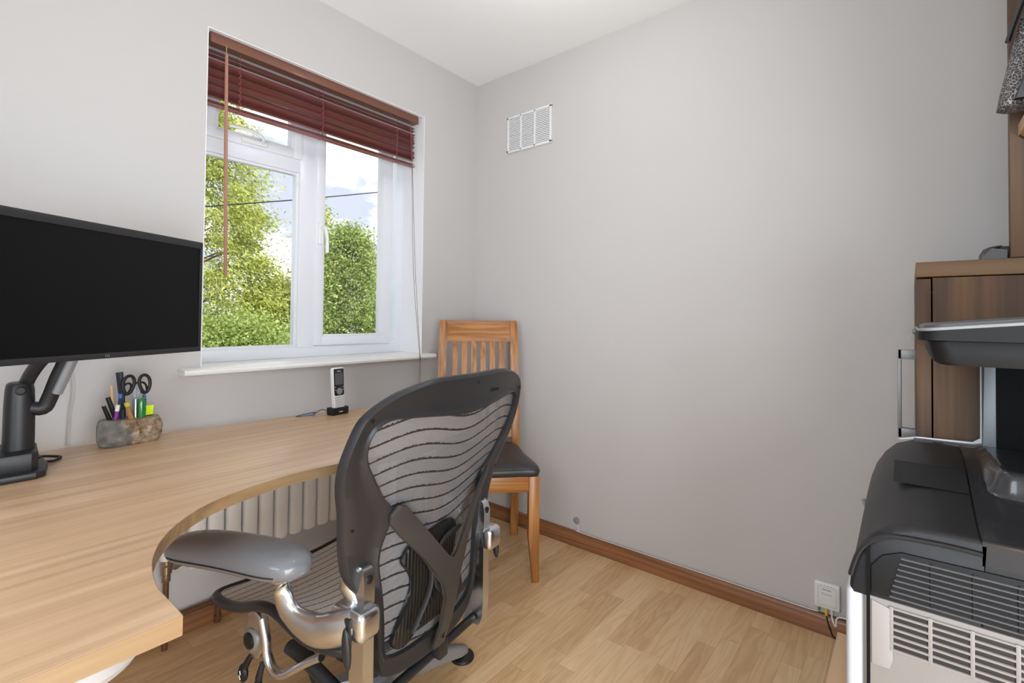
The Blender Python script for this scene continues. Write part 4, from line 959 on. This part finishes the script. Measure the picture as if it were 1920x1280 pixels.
# ------------------------------------------------------------------ network box, cables, disc
nb = thing('network_terminal', 'small white network box low on the right wall', 'network box', (0, -1.690, .09))
q = MB(); q.box(-.020, 0, -1.728, -1.653, .092, .178, .005, 3); q.build('casing', M_CLR, nb, world=True)
q = MB(); ring(q, -1.7165, -1.6645, .103, .166, .0012, -.0, .0); q.bm.free()
q = MB()
for a_, b_, c_, d_ in ((-1.717, -1.664, .166, .1668), (-1.717, -1.664, .104, .1048), (-1.717, -1.7162, .104, .1668), (-1.6648, -1.664, .104, .1668)): q.box(-.0206, -.019, a_, b_, c_, d_)
q.build('front_outline', mat('outline_grey', (176, 176, 178), .5), nb, world=True)
tx = mat('print_grey', (90, 90, 94), .5)
text('label_text', 'openreach', .0062, T(-.0206, -1.690, .158) @ RZ(-PI/2) @ RX(PI/2), tx, nb, world=True)
text('label_text', 'Modem', .0062, T(-.0206, -1.690, .143) @ RZ(-PI/2) @ RX(PI/2), tx, nb, world=True, spacing=1.8)
for k in range(4):
    q = MB(); q.lathe([(.0012, 0), (.0012, .0008), (.0003, .001)], 8, T(-.020, -1.674-.010*k, .1725) @ RY(-PI/2)); q.build('indicator', tx, nb, world=True)
def cable(name, label, pts, r, mt, plug=None):
    q = MB(); q.tube(catmull(pts, 5), r, 6)
    if plug:
        o = thing(name, label, 'cable', pts[0]); q.build('lead', mt, o, world=True)
        z0, z1_, w_, m2 = plug; p = pts[0]
        q = MB(); q.box(p[0]-.004, p[0]+.004, p[1]-w_, p[1]+w_, z0, z1_, .001); q.build('plug', m2, o, world=True); return o
    return tag(q.build(name, mt), label, 'cable')
cable('fibre_cable', 'thin white cable along the top of the skirting to the network box', [(-.012, -1.667, .080), (-.013, -1.660, .074), (-.016, -1.62, .0735), (-.014, -1.5, .0725), (-.014, -1.1, .0725), (-.014, -.72, .0725), (-.012, -.705, .080), (-.010, -.692, .10)], .0018, M_CLR, (.078, .093, .003, mat('green_plug', (40, 160, 60), .4)))
cable('network_cable', 'black cable with yellow plug dropping from the network box', [(-.012, -1.688, .078), (-.016, -1.690, .06), (-.022, -1.700, .03), (-.022, -1.712, .006), (-.03, -1.75, .0035), (-.06, -1.80, .0035)], .0022, M_DARK, (.066, .091, .004, mat('yellow_plug', (226, 190, 30), .4)))
cable('power_lead', 'white cable dropping from the right of the network box', [(-.010, -1.704, .085), (-.011, -1.704, .07), (-.018, -1.709, .055), (-.018, -1.716, .045), (-.012, -1.725, .0755), (-.012, -1.80, .0755)], .0026, M_CLR, (.072, .092, .0028, M_CLR))
q = MB(); q.lathe([(.016, 0), (.016, .004), (.013, .006), (.001, .0065)], 24, T(-.0005, -.683, .117) @ RY(-PI/2)); tag(q.build('cable_cover', mat('disc_grey', (150, 150, 150), .5)), 'small round grey cable cover low on the right wall', 'cable cover')

# ------------------------------------------------------------------ outside
def soil(): return mat('garden_grass', (86, 110, 50), .95)
gr = MB(); gr.box(-40, 60, .26, 90, -2.9, -2.7); tag(gr.build('lawn', soil()), 'green garden ground outside below the window', 'ground', kind='structure')
hb_ = MB(); hb_.box(XL-.1, .1, YB-.1, .25, -2.7, -.125); struct('wall_outer', hb_, mat('brick_render', (190, 180, 170), .9), 'outside wall of the storey below the room', 'wall')
def leafmat(name, c1, c2, c3):
    m, t, b = newmat(name); L = t.links.new; N = t.nodes.new
    at = N('ShaderNodeAttribute'); at.attribute_name = 'tint'; r = N('ShaderNodeValToRGB'); e = r.color_ramp.elements
    e[0].color = srgb(c1); e[1].color = srgb(c3); q = e.new(.5); q.color = srgb(c2)
    L(at.outputs['Fac'], r.inputs['Fac']); L(r.outputs[0], b.inputs['Base Color']); b.inputs['Roughness'].default_value = .55; b.inputs['Specular IOR Level'].default_value = .25
    tr = N('ShaderNodeBsdfTranslucent'); L(r.outputs[0], tr.inputs['Color']); mx = N('ShaderNodeMixShader'); mx.inputs[0].default_value = .4
    L(b.outputs[0], mx.inputs[1]); L(tr.outputs[0], mx.inputs[2]); L(mx.outputs[0], t.nodes['Material Output'].inputs[0])
    return m
LM1 = leafmat('feathery_leaf', (124, 132, 70), (178, 188, 98), (224, 228, 150))
LM2 = leafmat('broad_leaf', (100, 122, 64), (154, 174, 96), (212, 222, 150))
BARK = mat('bark', (112, 90, 70), .9, bump=.6, bscale=40)
def leaf_mesh(name, pts, dirs, size, mt, parent, rng, asp=.45, droop=0):
    n = len(pts); d = dirs+rng.normal(0, .55, (n, 3)); d[:, 2] -= droop
    d /= np.linalg.norm(d, axis=1)[:, None]
    o_ = rng.normal(0, 1, (n, 3)); w = np.cross(d, o_); w /= np.linalg.norm(w, axis=1)[:, None]
    s = size*rng.uniform(.6, 1.3, (n, 1))
    A = pts; B = pts+d*s*.5+w*s*asp*.5; Cc = pts+d*s; D_ = pts+d*s*.5-w*s*asp*.5
    V = np.stack([A, B, Cc, D_], 1).reshape(-1, 3); me = bpy.data.meshes.new(name)
    me.vertices.add(4*n); me.vertices.foreach_set('co', V.ravel())
    me.loops.add(4*n); me.loops.foreach_set('vertex_index', np.arange(4*n, dtype=np.int32))
    me.polygons.add(n); me.polygons.foreach_set('loop_start', np.arange(0, 4*n, 4, dtype=np.int32)); me.polygons.foreach_set('loop_total', np.full(n, 4, dtype=np.int32))
    me.update(calc_edges=True)
    at = me.attributes.new('tint', 'FLOAT', 'FACE'); at.data.foreach_set('value', np.clip(rng.normal(.5, .24, n), 0, 1).astype(np.float32))
    me.materials.append(mt); o = bpy.data.objects.new(name, me); COL.objects.link(o); o.parent = parent
    me.transform(WM[parent.name].inverted()); return o
def tree(label, x, y, zb, ztop_, rad, nb, per, leaf, mt, seed, prof, clump=.22, droop=.3, branches=40, asp=.45, cat='tree', nm='garden_tree'):
    rng = np.random.default_rng(seed)
    t = thing(nm, label, cat, (x, y, -2.7))
    tk = MB(); hh_ = ztop_+2.7
    tk.tube([(x, y, -2.7), (x+.03, y, -2.7+hh_*.3), (x-.03, y+.02, -2.7+hh_*.6), (x, y, ztop_-.15)], [.05*hh_**.6, .04*hh_**.6, .022*hh_**.6, .008], 8)
    tips = []
    for i in range(nb):
        h_ = rng.uniform(0, 1)**.9; z = zb+(ztop_-zb)*h_; a_ = rng.uniform(0, 2*PI)
        R_ = rad*prof(h_)*(rng.uniform(.25, 1)**.45)
        tips.append((x+R_*math.cos(a_), y+R_*math.sin(a_), z, a_, R_))
    for i in range(branches):
        tx_, ty_, tz_, a_, R_ = tips[i]
        tk.tube([(x, y, max(-2, tz_-R_*.45)), ((x+tx_)/2, (y+ty_)/2, tz_-R_*.18), (tx_, ty_, tz_)], [.02, .013, .004], 4)
    tk.build('trunk', BARK, t, world=True)
    P = []; Dd = []
    for tx_, ty_, tz_, a_, R_ in tips:
        k_ = per; base = np.array([tx_, ty_, tz_]); cl = clump*rng.uniform(.6, 1.4)
        q = rng.normal(0, 1, (k_, 3))*np.array([cl, cl, cl*.75]); P.append(base+q)
        dv = np.array([math.cos(a_), math.sin(a_), .1]); Dd.append(np.tile(dv, (k_, 1)))
    leaf_mesh('foliage', np.concatenate(P), np.concatenate(Dd), leaf, mt, t, rng, asp, droop)
    return t
cone = lambda h_: (1-h_)**.75*.95+.05
egg = lambda h_: math.sqrt(max(.02, 1-(h_*1.0)**2.2))*(.75+.25*h_)
tree('tall feathery yellow green conifer filling the left window pane', 1.35, 9.1, -.9, 6.1, 2.05, 520, 220, .082, LM1, 11, lambda h_: (1-h_)**.5*.95+.05, .17, .75, 120, .34)
tree('dense leafy green tree filling the right window pane', 4.1, 7.9, -1.2, 2.92, 1.25, 330, 170, .07, LM2, 5, (lambda h_: math.sqrt(max(.02, 1-h_**1.5))*(.85+.15*h_)), .15, .1, 40, .6)
tree('thin topped feathery tree behind the leafy one in the right pane', 3.9, 8.9, -1.0, 3.55, .9, 180, 80, .09, LM1, 8, cone, .14, .3, 50, .4)
tree('low bushy green shrub below the trees at the bottom of the left pane', 1.3, 7.2, -1.6, .95, 1.9, 320, 220, .055, LM2, 21, egg, .2, .1, 20, .6, 'shrub', 'garden_shrub')
tree('yellow green shrub between the two garden trees', 2.9, 8.6, -1.6, 1.75, 1.1, 260, 170, .07, LM1, 23, egg, .2, .4, 20, .45, 'shrub', 'garden_shrub')
wire = MB(); wire.tube([(-3.0, 5.6, 1.75), (.95, 7.04, 2.85), (2.7, 7.2, 3.34), (4.51, 7.41, 3.88), (9, 7.9, 5.3)], .012, 5)
tag(wire.build('overhead_cable', M_DARK), 'thin dark overhead cable crossing the sky outside', 'cable')
